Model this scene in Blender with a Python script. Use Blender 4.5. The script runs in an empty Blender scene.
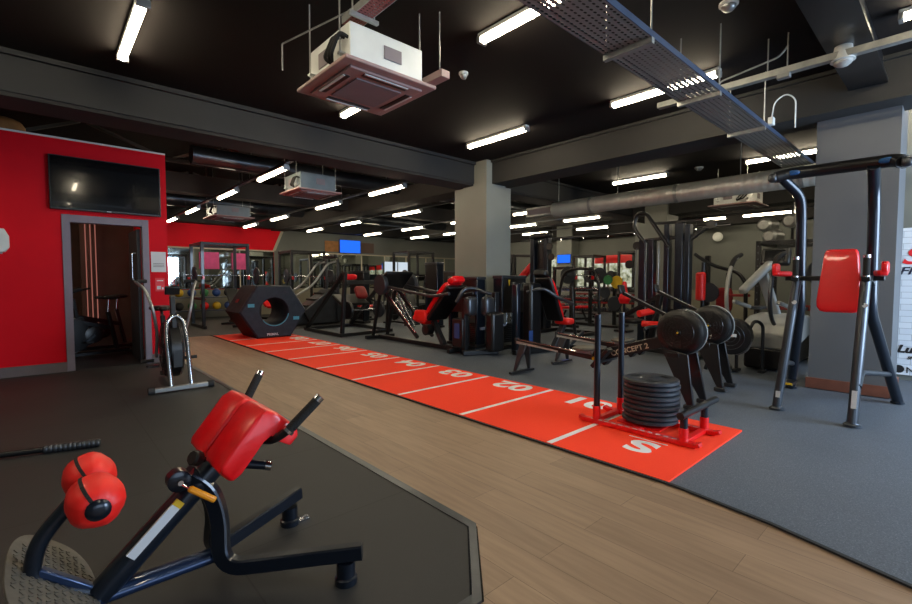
import bpy, bmesh, math, random
from mathutils import Vector, Matrix, noise
random.seed(7)
R = math.radians
PI = math.pi
scene = bpy.context.scene
COL = scene.collection

# ------------------------------------------------------------------ camera
YAW = 0.7378920397     # clockwise from +Y
PITCH = 0.0481029
cam_d = bpy.data.cameras.new('camera')
cam = bpy.data.objects.new('camera', cam_d)
COL.objects.link(cam)
cam.location = (0, 0, 1.25)
cam.rotation_euler = (PI/2 - PITCH, 0, -YAW)
cam_d.sensor_width = 36.0
cam_d.lens = 457/912*36.0
cam_d.clip_start = 0.05
cam_d.clip_end = 100
scene.camera = cam

# ------------------------------------------------------------------ world, exposure
w = bpy.data.worlds.new('world')
scene.world = w
w.use_nodes = True
w.node_tree.nodes['Background'].inputs[0].default_value = (0.55, 0.7, 1.0, 1)
w.node_tree.nodes['Background'].inputs[1].default_value = 0.3
scene.view_settings.view_transform = 'Standard'
scene.view_settings.look = 'None'
scene.view_settings.gamma = 1
scene.view_settings.use_curve_mapping = False
scene.view_settings.exposure = 1.0
TUBE = 30.0       # emission of the lit tubes
DAY = 1.0         # strength of the daylight through the windows behind the camera

def area(name, loc, rot, sx, sy, power, col):
    l = bpy.data.lights.new(name, 'AREA')
    l.shape = 'RECTANGLE'; l.size = sx; l.size_y = sy
    l.energy = power; l.color = col
    o = bpy.data.objects.new(name, l); COL.objects.link(o)
    o.location = loc; o.rotation_euler = rot
    return o
# daylight entering by the glazed shopfront behind and to the right of the camera
area('daylight', (5.9, -3.35, 1.7), (R(90), 0, 0), 3.0, 2.4, 230*DAY, (0.6, 0.78, 1.0))
area('daylight', (1.0, -3.35, 1.7), (R(90), 0, 0), 3.2, 2.4, 26*DAY, (0.62, 0.78, 1.0))

# ------------------------------------------------------------------ materials
def lin(c):
    out = []
    for v in c:
        v = v/255.0
        out.append(v/12.92 if v <= 0.04045 else ((v+0.055)/1.055)**2.4)
    return out
def rgb(c): return tuple(lin(c)) + (1,)
M = {}
def mat(name, col, rough=0.5, metal=0.0, var=0.12, scale=6.0, bump=0.0, bscale=60.0, coat=0.0, spec=0.5):
    m = bpy.data.materials.new(name); m.use_nodes = True
    nt = m.node_tree; b = nt.nodes['Principled BSDF']
    c = rgb(col)
    tc = nt.nodes.new('ShaderNodeTexCoord')
    n = nt.nodes.new('ShaderNodeTexNoise'); n.inputs['Scale'].default_value = scale
    n.inputs['Detail'].default_value = 4
    nt.links.new(tc.outputs['Object'], n.inputs['Vector'])
    r = nt.nodes.new('ShaderNodeValToRGB')
    r.color_ramp.elements[0].position = 0.3; r.color_ramp.elements[1].position = 0.7
    r.color_ramp.elements[0].color = tuple(v*(1-var) for v in c[:3]) + (1,)
    r.color_ramp.elements[1].color = tuple(min(1, v*(1+var)) for v in c[:3]) + (1,)
    nt.links.new(n.outputs['Fac'], r.inputs['Fac'])
    nt.links.new(r.outputs['Color'], b.inputs['Base Color'])
    b.inputs['Roughness'].default_value = rough
    b.inputs['Metallic'].default_value = metal
    b.inputs['Coat Weight'].default_value = coat
    b.inputs['Specular IOR Level'].default_value = spec
    if bump:
        n2 = nt.nodes.new('ShaderNodeTexNoise'); n2.inputs['Scale'].default_value = bscale
        nt.links.new(tc.outputs['Object'], n2.inputs['Vector'])
        bp = nt.nodes.new('ShaderNodeBump'); bp.inputs['Strength'].default_value = bump
        bp.inputs['Distance'].default_value = 0.01
        nt.links.new(n2.outputs['Fac'], bp.inputs['Height'])
        nt.links.new(bp.outputs['Normal'], b.inputs['Normal'])
    M[name] = m
    return m
def emit(name, col, strength):
    m = bpy.data.materials.new(name); m.use_nodes = True
    nt = m.node_tree
    for n in list(nt.nodes):
        if n.type == 'BSDF_PRINCIPLED': nt.nodes.remove(n)
    e = nt.nodes.new('ShaderNodeEmission'); e.inputs[0].default_value = rgb(col); e.inputs[1].default_value = strength
    nt.links.new(e.outputs[0], nt.nodes['Material Output'].inputs[0])
    M[name] = m
    return m

mat('red_wall', (205, 0, 22), 0.6, var=0.05, scale=2, spec=0.15)
mat('grey_wall', (98, 101, 96), 0.8, var=0.06, scale=1.5)
mat('pillar_paint', (124, 127, 121), 0.7, var=0.05, scale=2)
mat('pillar_grey', (88, 90, 93), 0.7, var=0.05, scale=2)
mat('beam_paint', (44, 44, 44), 0.7, var=0.1, scale=2, spec=0.25)
mat('ac_body_shaded', (104, 114, 118), 0.5, 0.2)  # cassette body with the shade of the far bays put into its colour
mat('truss_paint', (84, 80, 74), 0.7)
mat('black_ceiling', (22, 18, 17), 0.85, var=0.12, scale=1.2, spec=0.15)
mat('dark_void', (36, 34, 33), 0.9, var=0.25, scale=2)
mat('black_steel', (22, 23, 26), 0.38, 0.3, coat=0.3)
mat('navy_steel', (26, 34, 46), 0.3, 0.55, coat=0.5)
mat('blue_steel', (38, 58, 92), 0.3, 0.6, coat=0.4)
mat('gunmetal', (78, 82, 88), 0.32, 0.8)
mat('chrome', (190, 192, 196), 0.18, 1.0, var=0.04)
mat('silver', (150, 152, 152), 0.35, 0.7, var=0.06)
mat('silver_plastic', (150, 152, 150), 0.4, 0.1, var=0.06)
mat('white_metal', (205, 208, 205), 0.5, 0.1, var=0.05)
mat('galvanised', (160, 162, 160), 0.4, 0.75, var=0.15, scale=14)
mat('black_plastic', (14, 14, 16), 0.36, var=0.15)
mat('black_rubber', (34, 34, 35), 0.75, var=0.15, bump=0.2, bscale=200)
mat('plate_rubber', (33, 38, 46), 0.5, var=0.15, bump=0.1, bscale=90, coat=0.15)
mat('black_foam', (30, 29, 28), 0.9, var=0.2, bump=0.4, bscale=160)
mat('red_vinyl', (226, 8, 20), 0.34, var=0.04, bump=0.12, bscale=35, coat=0.25)
mat('red_fabric', (236, 28, 20), 0.5, var=0.05, bump=0.1, bscale=20, coat=0.1)
mat('red_paint', (220, 16, 18), 0.35, coat=0.3, var=0.06)
mat('dark_red', (128, 12, 18), 0.5)
mat('orange_plastic', (240, 150, 20), 0.45, var=0.05)
mat('yellow_plastic', (205, 165, 30), 0.5, var=0.05)
mat('green_plastic', (50, 120, 70), 0.6)
mat('pink_vinyl', (214, 74, 132), 0.6)
mat('blue_plastic', (40, 70, 130), 0.5)
mat('white_paint', (225, 226, 226), 0.6, var=0.03)
mat('cream_trim', (168, 160, 140), 0.6, var=0.05)
mat('brown_skirting', (112, 66, 50), 0.55, var=0.2, scale=8)
mat('grey_skirting', (96, 84, 84), 0.6, var=0.08)
mat('door_frame', (118, 108, 120), 0.5, var=0.05)
mat('dark_door', (34, 32, 36), 0.45, var=0.1)
mat('dado_wall', (128, 124, 108), 0.8, var=0.06, scale=3)
mat('brown_wall', (84, 64, 54), 0.7, var=0.15, scale=3)
mat('tread_grey', (96, 92, 84), 0.7, 0.2, var=0.15, scale=20)
mat('tyre_vinyl', (34, 41, 50), 0.6, var=0.2, scale=9, bump=0.8, bscale=7, spec=0.3)
mat('tyre_core', (26, 27, 32), 0.6, var=0.1)
mat('cyan_print', (60, 140, 165), 0.5)
mat('logo_red', (215, 30, 40), 0.5, var=0.03)
mat('logo_navy', (20, 24, 50), 0.5, var=0.03)
mat('logo_dark', (25, 24, 26), 0.5, var=0.03)
mat('brand_blue', (20, 75, 130), 0.4, var=0.05)
mat('label_white', (200, 202, 204), 0.5, var=0.03)
mat('ac_panel', (150, 122, 118), 0.5, var=0.06)
mat('ac_grille', (118, 108, 112), 0.6, var=0.05)
mat('tan_sack', (150, 105, 62), 0.9, var=0.2)
mat('paint_orange', (235, 80, 30), 0.5, var=0.03)
mat('screen_black', (8, 9, 12), 0.12, var=0.02, coat=0.5)
emit('tube_white', (255, 238, 205), TUBE)
emit('tube_white_far', (255, 238, 205), TUBE*0.8)
emit('led_strip', (225, 140, 125), .22)
emit('screen_blue', (30, 90, 210), 0.9)
emit('daylight_glass', (205, 218, 230), 0.5)

def mirror_mat():
    m = bpy.data.materials.new('mirror_glass'); m.use_nodes = True
    b = m.node_tree.nodes['Principled BSDF']
    b.inputs['Base Color'].default_value = (0.62, 0.66, 0.62, 1)
    b.inputs['Metallic'].default_value = 1; b.inputs['Roughness'].default_value = 0.03
    M['mirror'] = m
mirror_mat()

def nodes(name):
    m = bpy.data.materials.new(name); m.use_nodes = True
    nt = m.node_tree; M[name] = m
    return m, nt, nt.nodes['Principled BSDF'], nt.nodes.new('ShaderNodeTexCoord')
def ramp(nt, src, stops):
    r = nt.nodes.new('ShaderNodeValToRGB')
    while len(r.color_ramp.elements) < len(stops): r.color_ramp.elements.new(0.5)
    for e, (p, c) in zip(r.color_ramp.elements, stops):
        e.position = p; e.color = c
    nt.links.new(src, r.inputs['Fac'])
    return r.outputs['Color']
def noise_n(nt, vec, scale, detail=4, stretch=None):
    n = nt.nodes.new('ShaderNodeTexNoise'); n.inputs['Scale'].default_value = scale; n.inputs['Detail'].default_value = detail
    if stretch:
        mp = nt.nodes.new('ShaderNodeMapping'); mp.inputs['Scale'].default_value = stretch
        nt.links.new(vec, mp.inputs['Vector']); vec = mp.outputs['Vector']
    nt.links.new(vec, n.inputs['Vector'])
    return n.outputs['Fac']
def mixc(nt, a, b, fac, mode='MIX'):
    x = nt.nodes.new('ShaderNodeMix'); x.data_type = 'RGBA'; x.blend_type = mode
    nt.links.new(a, x.inputs['A']); nt.links.new(b, x.inputs['B'])
    if isinstance(fac, float): x.inputs['Factor'].default_value = fac
    else: nt.links.new(fac, x.inputs['Factor'])
    return x.outputs['Result']

# oak vinyl planks running along Y
m, nt, b, tc = nodes('oak_vinyl')
mp = nt.nodes.new('ShaderNodeMapping'); mp.inputs['Rotation'].default_value = (0, 0, R(90))
nt.links.new(tc.outputs['Object'], mp.inputs['Vector'])
br = nt.nodes.new('ShaderNodeTexBrick'); br.inputs['Scale'].default_value = 1.0
br.inputs['Brick Width'].default_value = 1.22; br.inputs['Row Height'].default_value = 0.18
br.inputs['Mortar Size'].default_value = 0.0012; br.inputs['Bias'].default_value = 0.0
br.inputs['Color1'].default_value = rgb((157, 130, 104)); br.inputs['Color2'].default_value = rgb((140, 115, 92))
br.inputs['Mortar'].default_value = rgb((100, 80, 62))
nt.links.new(mp.outputs[0], br.inputs['Vector'])
g = ramp(nt, noise_n(nt, tc.outputs['Object'], 3.0, 6, (9, 0.8, 1)), [(0.25, (0.74, 0.72, 0.7, 1)), (0.7, (1.08, 1.08, 1.08, 1))])
nt.links.new(mixc(nt, br.outputs['Color'], g, 0.9, 'MULTIPLY'), b.inputs['Base Color'])
b.inputs['Roughness'].default_value = 0.48

# black rubber gym tiles with fine seams
m, nt, b, tc = nodes('rubber_tiles')
mp = nt.nodes.new('ShaderNodeMapping'); mp.inputs['Location'].default_value = (0.4, 0.85, 0)
nt.links.new(tc.outputs['Object'], mp.inputs['Vector'])
br = nt.nodes.new('ShaderNodeTexBrick'); br.inputs['Scale'].default_value = 1.0; br.offset = 0
br.inputs['Brick Width'].default_value = 1.0; br.inputs['Row Height'].default_value = 1.0
br.inputs['Mortar Size'].default_value = 0.004; br.inputs['Mortar Smooth'].default_value = 0.3
br.inputs['Color1'].default_value = rgb((43, 44, 45)); br.inputs['Color2'].default_value = rgb((41, 42, 43))
br.inputs['Mortar'].default_value = rgb((24, 24, 24))
nt.links.new(mp.outputs[0], br.inputs['Vector'])
g = ramp(nt, noise_n(nt, tc.outputs['Object'], 1.4, 6), [(0.3, (0.85, 0.85, 0.85, 1)), (0.75, (1.1, 1.1, 1.1, 1))])
g2 = ramp(nt, noise_n(nt, tc.outputs['Object'], 260, 2), [(0.45, (0.9, 0.9, 0.9, 1)), (0.75, (1.25, 1.25, 1.25, 1))])
c1 = mixc(nt, br.outputs['Color'], g, 1.0, 'MULTIPLY')
nt.links.new(mixc(nt, c1, g2, 1.0, 'MULTIPLY'), b.inputs['Base Color'])
b.inputs['Roughness'].default_value = 0.62

# grey speckled rubber sports floor
m, nt, b, tc = nodes('grey_sports_floor')
base = ramp(nt, noise_n(nt, tc.outputs['Object'], 150, 3), [(0.35, rgb((70, 78, 88))), (0.6, rgb((90, 98, 108))), (0.75, rgb((124, 134, 146)))])
g = ramp(nt, noise_n(nt, tc.outputs['Object'], 0.9, 5), [(0.3, (0.88, 0.88, 0.88, 1)), (0.7, (1.08, 1.08, 1.08, 1))])
nt.links.new(mixc(nt, base, g, 1.0, 'MULTIPLY'), b.inputs['Base Color'])
b.inputs['Roughness'].default_value = 0.6

# orange-red turf
m, nt, b, tc = nodes('red_turf')
base = ramp(nt, noise_n(nt, tc.outputs['Object'], 300, 2), [(0.3, rgb((250, 34, 4))), (0.7, rgb((255, 74, 18)))])
nt.links.new(base, b.inputs['Base Color']); b.inputs['Roughness'].default_value = 0.85

# white brick banner print
m, nt, b, tc = nodes('white_brick_print')
mp = nt.nodes.new('ShaderNodeMapping'); mp.inputs['Rotation'].default_value = (R(90), 0, R(90))
nt.links.new(tc.outputs['Object'], mp.inputs['Vector'])
sp = nt.nodes.new('ShaderNodeSeparateXYZ'); nt.links.new(tc.outputs['Object'], sp.inputs[0])
cb = nt.nodes.new('ShaderNodeCombineXYZ'); nt.links.new(sp.outputs['Y'], cb.inputs['X']); nt.links.new(sp.outputs['Z'], cb.inputs['Y'])
br = nt.nodes.new('ShaderNodeTexBrick'); br.inputs['Scale'].default_value = 1.0
br.inputs['Brick Width'].default_value = 0.22; br.inputs['Row Height'].default_value = 0.075; br.inputs['Mortar Size'].default_value = 0.003
br.inputs['Color1'].default_value = rgb((205, 212, 220)); br.inputs['Color2'].default_value = rgb((194, 202, 212)); br.inputs['Mortar'].default_value = rgb((150, 158, 170))
nt.links.new(cb.outputs[0], br.inputs['Vector']); nt.links.new(br.outputs['Color'], b.inputs['Base Color'])
b.inputs['Roughness'].default_value = 0.6

# perforated galvanised steel: real see-through holes in a grid
def perforated(name, col, pitch=0.042):
    m, nt, b, tc = nodes(name)
    b.inputs['Base Color'].default_value = rgb(col); b.inputs['Metallic'].default_value = 0.7; b.inputs['Roughness'].default_value = 0.4
    vm = nt.nodes.new('ShaderNodeVectorMath'); vm.operation = 'SCALE'; vm.inputs['Scale'].default_value = 1/pitch
    nt.links.new(tc.outputs['Object'], vm.inputs[0])
    fr = nt.nodes.new('ShaderNodeVectorMath'); fr.operation = 'FRACTION'; nt.links.new(vm.outputs[0], fr.inputs[0])
    sb = nt.nodes.new('ShaderNodeVectorMath'); sb.operation = 'SUBTRACT'; sb.inputs[1].default_value = (0.5, 0.5, 0.5)
    nt.links.new(fr.outputs[0], sb.inputs[0])
    ml = nt.nodes.new('ShaderNodeVectorMath'); ml.operation = 'MULTIPLY'; ml.inputs[1].default_value = (0.6, 1, 0)
    nt.links.new(sb.outputs[0], ml.inputs[0])
    ln = nt.nodes.new('ShaderNodeVectorMath'); ln.operation = 'LENGTH'; nt.links.new(ml.outputs[0], ln.inputs[0])
    gt = nt.nodes.new('ShaderNodeMath'); gt.operation = 'GREATER_THAN'; gt.inputs[1].default_value = 0.23
    nt.links.new(ln.outputs['Value'], gt.inputs[0]); nt.links.new(gt.outputs[0], b.inputs['Alpha'])
mat('tray_rim', (78, 92, 116), 0.4, 0.6)
perforated('perforated_steel', (150, 152, 152))
perforated('perforated_red', (140, 70, 66), 0.03)

# spiral duct
m, nt, b, tc = nodes('spiral_duct')
wv = nt.nodes.new('ShaderNodeTexWave'); wv.wave_type = 'BANDS'; wv.bands_direction = 'Y'; wv.inputs['Scale'].default_value = 3.2
nt.links.new(tc.outputs['Object'], wv.inputs['Vector'])
b.inputs['Base Color'].default_value = rgb((196, 196, 188)); b.inputs['Metallic'].default_value = 0.45; b.inputs['Roughness'].default_value = 0.38
bp = nt.nodes.new('ShaderNodeBump'); bp.inputs['Strength'].default_value = 0.4; bp.inputs['Distance'].default_value = 0.01
nt.links.new(wv.outputs['Fac'], bp.inputs['Height']); nt.links.new(bp.outputs['Normal'], b.inputs['Normal'])

# windows reflected on the right wall, put in as a glowing noise pattern
m, nt, b, tc = nodes('window_reflection')
e = nt.nodes.new('ShaderNodeEmission')
c = ramp(nt, noise_n(nt, tc.outputs['Object'], 7, 5), [(0.30, rgb((70, 76, 60))), (0.44, rgb((150, 152, 124))), (0.55, rgb((186, 188, 164))), (0.70, rgb((210, 214, 205)))])
nt.links.new(c, e.inputs[0]); e.inputs[1].default_value = 0.5
nt.links.new(e.outputs[0], nt.nodes['Material Output'].inputs[0])

# ------------------------------------------------------------------ mesh builder
def V(p): return Vector(p)
def fillet(pts, rad, k=5):
    pts = [V(p) for p in pts]
    if len(pts) < 3: return pts
    out = [pts[0]]
    for a, b, c in zip(pts, pts[1:], pts[2:]):
        r = min(rad, (a-b).length*0.48, (c-b).length*0.48)
        p0 = b+(a-b).normalized()*r; p1 = b+(c-b).normalized()*r
        for i in range(k+1):
            t = i/k
            out.append(p0*(1-t)**2 + b*2*t*(1-t) + p1*t*t)
    out.append(pts[-1])
    return out
class MB:
    def __init__(s, o=(0, 0, 0)):
        s.v = []; s.f = []; s.o = V(o)
    def add(s, vs, fs):
        n = len(s.v); s.v += [V(v)-s.o for v in vs]; s.f += [tuple(i+n for i in f) for f in fs]; return s
    def box(s, c, d, rz=0, rot=None):
        c = V(c); x, y, z = d[0]/2, d[1]/2, d[2]/2
        m = rot if rot is not None else Matrix.Rotation(rz, 3, 'Z')
        vs = [c + m @ V((i*x, j*y, k*z)) for i in (-1, 1) for j in (-1, 1) for k in (-1, 1)]
        return s.add(vs, [(0, 1, 3, 2), (4, 6, 7, 5), (0, 4, 5, 1), (2, 3, 7, 6), (0, 2, 6, 4), (1, 5, 7, 3)])
    def span(s, a, b):
        return s.box([(p+q)/2 for p, q in zip(a, b)], [abs(q-p) for p, q in zip(a, b)])
    def sweep(s, pts, prof, up=None, rad=0, k=5, closed=False, scale=None):
        pts = fillet(pts, rad, k) if rad else [V(p) for p in pts]
        n = len(pts); m = len(prof)
        tans = []
        for i in range(n):
            if closed: t = pts[(i+1) % n]-pts[i-1]
            else: t = pts[min(i+1, n-1)]-pts[max(i-1, 0)]
            tans.append(t.normalized())
        vs = []
        if up is None:
            t = tans[0]; a = V((0, 0, 1)) if abs(t.z) < 0.9 else V((1, 0, 0))
            side = t.cross(a).normalized()
        for i in range(n):
            t = tans[i]
            if up is None:
                side = (side - t*side.dot(t)).normalized(); nn = side.cross(t)
            else:
                u = V(up); side = (u - t*u.dot(t)).normalized(); nn = side.cross(t)
            sc = scale[i] if scale else 1
            for (px, py) in prof: vs.append(pts[i] + (side*px + nn*py)*sc)
        fs = []
        for i in range(n if closed else n-1):
            j = (i+1) % n
            for q in range(m):
                r = (q+1) % m
                fs.append((i*m+q, i*m+r, j*m+r, j*m+q))
        if not closed:
            fs.append(tuple(range(m-1, -1, -1))); fs.append(tuple((n-1)*m+q for q in range(m)))
        return s.add(vs, fs)
    def tube(s, pts, r, rad=0, n=10, closed=False, k=5, scale=None):
        return s.sweep(pts, [(r*math.cos(2*PI*i/n), r*math.sin(2*PI*i/n)) for i in range(n)], None, rad, k, closed, scale)
    def oval(s, pts, a, b, up, rad=0, n=14, k=6):
        return s.sweep(pts, [(a*math.cos(2*PI*i/n), b*math.sin(2*PI*i/n)) for i in range(n)], up, rad, k)
    def bar(s, pts, a, b, up=(0, 0, 1), rad=0, k=5):
        # a: size along 'up', b: size across
        a /= 2; b /= 2
        return s.sweep(pts, [(-a, -b), (a, -b), (a, b), (-a, b)], up, rad, k)
    def cyl(s, p, q, r, n=20): return s.sweep([p, q], [(r*math.cos(2*PI*i/n), r*math.sin(2*PI*i/n)) for i in range(n)])
    def lathe(s, p, axis, prof, n=24):
        # prof: list of (distance along axis, radius)
        p = V(p); ax = V(axis).normalized(); a = V((0, 0, 1)) if abs(ax.z) < 0.9 else V((1, 0, 0))
        u = ax.cross(a).normalized(); w_ = ax.cross(u)
        vs = []; m = len(prof)
        for (h, r) in prof:
            for i in range(n):
                t = 2*PI*i/n
                vs.append(p + ax*h + (u*math.cos(t)+w_*math.sin(t))*max(r, 1e-4))
        fs = []
        for i in range(m-1):
            for q in range(n):
                r_ = (q+1) % n
                fs.append((i*n+q, i*n+r_, (i+1)*n+r_, (i+1)*n+q))
        fs.append(tuple(range(n-1, -1, -1))); fs.append(tuple((m-1)*n+q for q in range(n)))
        return s.add(vs, fs)
    def ring(s, c, axis, R0, r, n=28, m=8, sx=1.0):
        ax = V(axis).normalized(); a = V((0, 0, 1)) if abs(ax.z) < 0.9 else V((1, 0, 0))
        u = ax.cross(a).normalized(); w_ = ax.cross(u)
        pts = [V(c)+(u*math.cos(2*PI*i/n)+w_*math.sin(2*PI*i/n))*R0 for i in range(n)]
        return s.tube(pts, r, n=m, closed=True)
    def prism(s, poly, ext):
        e = V(ext); n = len(poly); vs = [V(p) for p in poly]+[V(p)+e for p in poly]
        fs = [tuple(range(n-1, -1, -1)), tuple(range(n, 2*n))]
        for i in range(n):
            j = (i+1) % n; fs.append((i, j, j+n, i+n))
        return s.add(vs, fs)
    def pillow(s, c, d, rot=None, p=3.0, n=14, m=20):
        # rounded box (superellipsoid)
        c = V(c); rot = rot if rot is not None else Matrix.Identity(3)
        def sg(v, e): return math.copysign(abs(v)**e, v)
        e = 2/p; vs = []; fs = []
        for i in range(n+1):
            a = -PI/2+PI*i/n
            for j in range(m):
                t = 2*PI*j/m
                vs.append(c + rot @ V((d[0]/2*sg(math.cos(a), e)*sg(math.cos(t), e), d[1]/2*sg(math.cos(a), e)*sg(math.sin(t), e), d[2]/2*sg(math.sin(a), e))))
        for i in range(n):
            for j in range(m):
                k = (j+1) % m
                fs.append((i*m+j, i*m+k, (i+1)*m+k, (i+1)*m+j))
        return s.add(vs, fs)
def obj(name, mb, material, parent=None, bevel=0, smooth=True, seg=2):
    me = bpy.data.meshes.new(name)
    me.from_pydata([tuple(v) for v in mb.v], [], mb.f)
    bm = bmesh.new(); bm.from_mesh(me)
    bmesh.ops.remove_doubles(bm, verts=bm.verts, dist=1e-5)
    bmesh.ops.recalc_face_normals(bm, faces=bm.faces)
    bm.to_mesh(me); bm.free()
    me.materials.append(M[material] if isinstance(material, str) else material)
    if smooth and len(me.polygons):
        me.polygons.foreach_set('use_smooth', [True]*len(me.polygons))
        me.set_sharp_from_angle(angle=R(38))
    o = bpy.data.objects.new(name, me); COL.objects.link(o)
    if parent: o.parent = parent
    if bevel:
        md = o.modifiers.new('bevel', 'BEVEL'); md.width = bevel; md.segments = seg; md.limit_method = 'ANGLE'; md.angle_limit = R(40)
        md.harden_normals = False
    return o
def tag(o, label, cat, group=None, kind=None):
    o['label'] = label; o['category'] = cat
    if group: o['group'] = group
    if kind: o['kind'] = kind
    return o
def thing(name, label, cat, loc=(0, 0, 0), rz=0, group=None):
    o = bpy.data.objects.new(name, None); COL.objects.link(o)
    o.empty_display_size = 0.1
    o.location = loc; o.rotation_euler = (0, 0, rz)
    return tag(o, label, cat, group)
def struct(name, mb, material, parent=None, **kw):
    o = obj(name, mb, material, parent, **kw)
    if not parent: o['kind'] = 'structure'
    return o
def dup(root, loc, rz=None, label=None, group=None):
    r = root.copy(); COL.objects.link(r); r.location = loc
    if rz is not None: r.rotation_euler = (0, 0, rz)
    if label: r['label'] = label
    if group: r['group'] = group
    for ch in list(root.children):
        c = ch.copy(); COL.objects.link(c); c.parent = r
        for g in list(ch.children):
            d = g.copy(); COL.objects.link(d); d.parent = c
    return r
def text(name, s, size, loc, rot, material, parent=None, depth=0.002, bold=0.0, shear=0.0, align='LEFT', sx=1.0):
    cu = bpy.data.curves.new(name, 'FONT'); cu.body = s; cu.size = size; cu.extrude = depth
    cu.offset = bold; cu.shear = shear; cu.align_x = align; cu.resolution_u = 4
    t = bpy.data.objects.new(name, cu); COL.objects.link(t)
    dg = bpy.context.evaluated_depsgraph_get(); dg.update()
    me = bpy.data.meshes.new_from_object(t.evaluated_get(dg))
    bpy.data.objects.remove(t)
    me.materials.clear(); me.materials.append(M[material])
    for v in me.vertices: v.co.x *= sx
    o = bpy.data.objects.new(name, me); COL.objects.link(o)
    o.location = loc; o.rotation_euler = rot
    if parent: o.parent = parent
    return o

# ================================================================== SETTING
ZC = 3.45      # soffit over the near bays
ZH = 4.05      # higher dark ceiling over the far bays
# ---- floors (each region its own slab, flush)
m = MB(); m.prism([(-3, -3.5, -.06), (8, -3.5, -.06), (16.1, -3.5, -.06), (16.1, 17.1, -.06), (-3, 17.1, -.06)], (0, 0, 0.05))
struct('floor', m, 'dark_void', smooth=False)
TX0, TX1, TY0, TY1 = 2.80, 4.24, 1.16, 11.1
m = MB(); m.prism([(1.58, 11.3, -.01), (2.80, 11.3, -.01), (2.80, 1.12, -.01), (2.72, .6, -.01), (2.57, .06, -.01), (2.2, -1.0, -.01), (1.6, -3.5, -.01), (-2.9, -3.5, -.01), (-2.9, 1.2, -.01), (1.24, 1.2, -.01), (1.60, 1.60, -.01)], (0, 0, .01))
struct('floor', m, 'oak_vinyl', smooth=False)
m = MB(); m.prism([(-2.9, 1.24, -.01), (1.20, 1.24, -.01), (1.55, 1.62, -.01), (1.55, 8.1, -.01), (1.43, 8.1, -.01), (-2.9, 8.1, -.01)], (0, 0, .022))
struct('floor', m, 'rubber_tiles', smooth=False)
m = MB(); m.prism([(2.80, 11.3, -.01), (2.80, 1.12, -.01), (2.72, .6, -.01), (2.57, .06, -.01), (2.2, -1.0, -.01), (1.6, -3.5, -.01), (16, -3.5, -.01), (16, 11.3, -.01)], (0, 0, .012))
struct('floor', m, 'grey_sports_floor', smooth=False)
m = MB(); m.prism([(1.43, 11.3, -.01), (16, 11.3, -.01), (16, 17, -.01), (-2.9, 17, -.01), (-2.9, 12.0, -.01), (1.43, 12.0, -.01)], (0, 0, .013))
struct('floor', m, 'rubber_tiles', smooth=False)
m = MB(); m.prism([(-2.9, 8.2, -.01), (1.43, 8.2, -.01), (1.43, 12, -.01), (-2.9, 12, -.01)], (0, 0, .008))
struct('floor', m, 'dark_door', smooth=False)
# edge strips
m = MB(); m.bar([(-2.9, 1.22, .012), (1.22, 1.22, .012), (1.575, 1.61, .012), (1.575, 8.0, .012)], .008, .05)
struct('trim_1', m, 'gunmetal', smooth=False)
m = MB(); m.bar([(2.795, 11.3, .01), (2.795, 1.12, .01), (2.715, .6, .01), (2.565, .06, .01), (2.195, -1.0, .01)], .01, .022)
struct('trim_2', m, 'black_rubber', smooth=False)

# ---- running track
m = MB(); m.span((TX0+.01, TY0, .002), (TX1, TY1, .016))
track = obj('sprint_track', m, 'red_turf', smooth=False)
tag(track, 'long orange-red turf sprint track with white metre lines and numbers', 'track')
for i in range(9):
    y = 2.03+i*.985
    m = MB(); m.span((TX0+.02, y, .014), (TX1-.02, y+.045, .0175)); obj('metre_line', m, 'white_paint', track, smooth=False)
    text('number', '%02d' % (i+1), .40, (4.17, y+.20, .0165), (0, 0, R(90)), 'white_paint', track, .0006, .012, 0, sx=1.25)
text('letter', 'S', .34, (3.38, 1.44, .0165), (0, 0, R(90)), 'white_paint', track, .0006, .012, 0, sx=1.35)
m = MB(); m.span((3.42, 1.42, .014), (3.432, 1.72, .0175)); obj('thin_line', m, 'white_paint', track, smooth=False)

# ---- red office box on the left
HW = 3.12
m = MB()
m.span((-3, 8.1, 0), (.28, 8.2, HW)); m.span((1.15, 8.1, 0), (1.45, 8.2, HW)); m.span((.28, 8.1, 2.04), (1.15, 8.2, HW))
m.span((1.35, 8.2, 0), (1.45, 12.1, HW))
struct('wall_left', m, 'red_wall', smooth=False)
m = MB(); m.span((-3, 12.0, 0), (1.35, 12.1, HW)); m.span((-3, 8.2, HW-.1), (1.35, 12, HW-.02)); m.span((.55, 10.6, 0), (1.35, 10.7, 3)); 
struct('wall_back', m, 'brown_wall', smooth=False)
m = MB(); m.bar([(-3, 8.15, HW+.012), (1.45, 8.15, HW+.012)], .024, .12)
struct('trim_3', m, 'white_metal', smooth=False)
m = MB(); m.span((-3, 8.07, .012), (.235, 8.1, .14)); m.span((1.2, 8.07, .012), (1.46, 8.1, .14))
struct('baseboard_left', m, 'grey_skirting', smooth=False)
dr = MB(); struct('door_1', dr.span((.235, 8.075, .01), (.32, 8.205, 2.13)).span((1.13, 8.075, .01), (1.21, 8.205, 2.13)).span((.32, 8.075, 2.03), (1.13, 8.205, 2.13)), 'door_frame', bevel=.004)
m = MB(); m.box((1.10, 8.62, 1.01), (.045, .82, 1.98)); d2 = struct('door_2', m, 'dark_door', bevel=.004)
m = MB(); m.tube([(1.075, 8.34, 1.25), (1.03, 8.34, 1.25), (1.03, 8.34, 1.65), (1.075, 8.34, 1.65)], .012, .02); obj('handle', m, 'chrome', d2)

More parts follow.
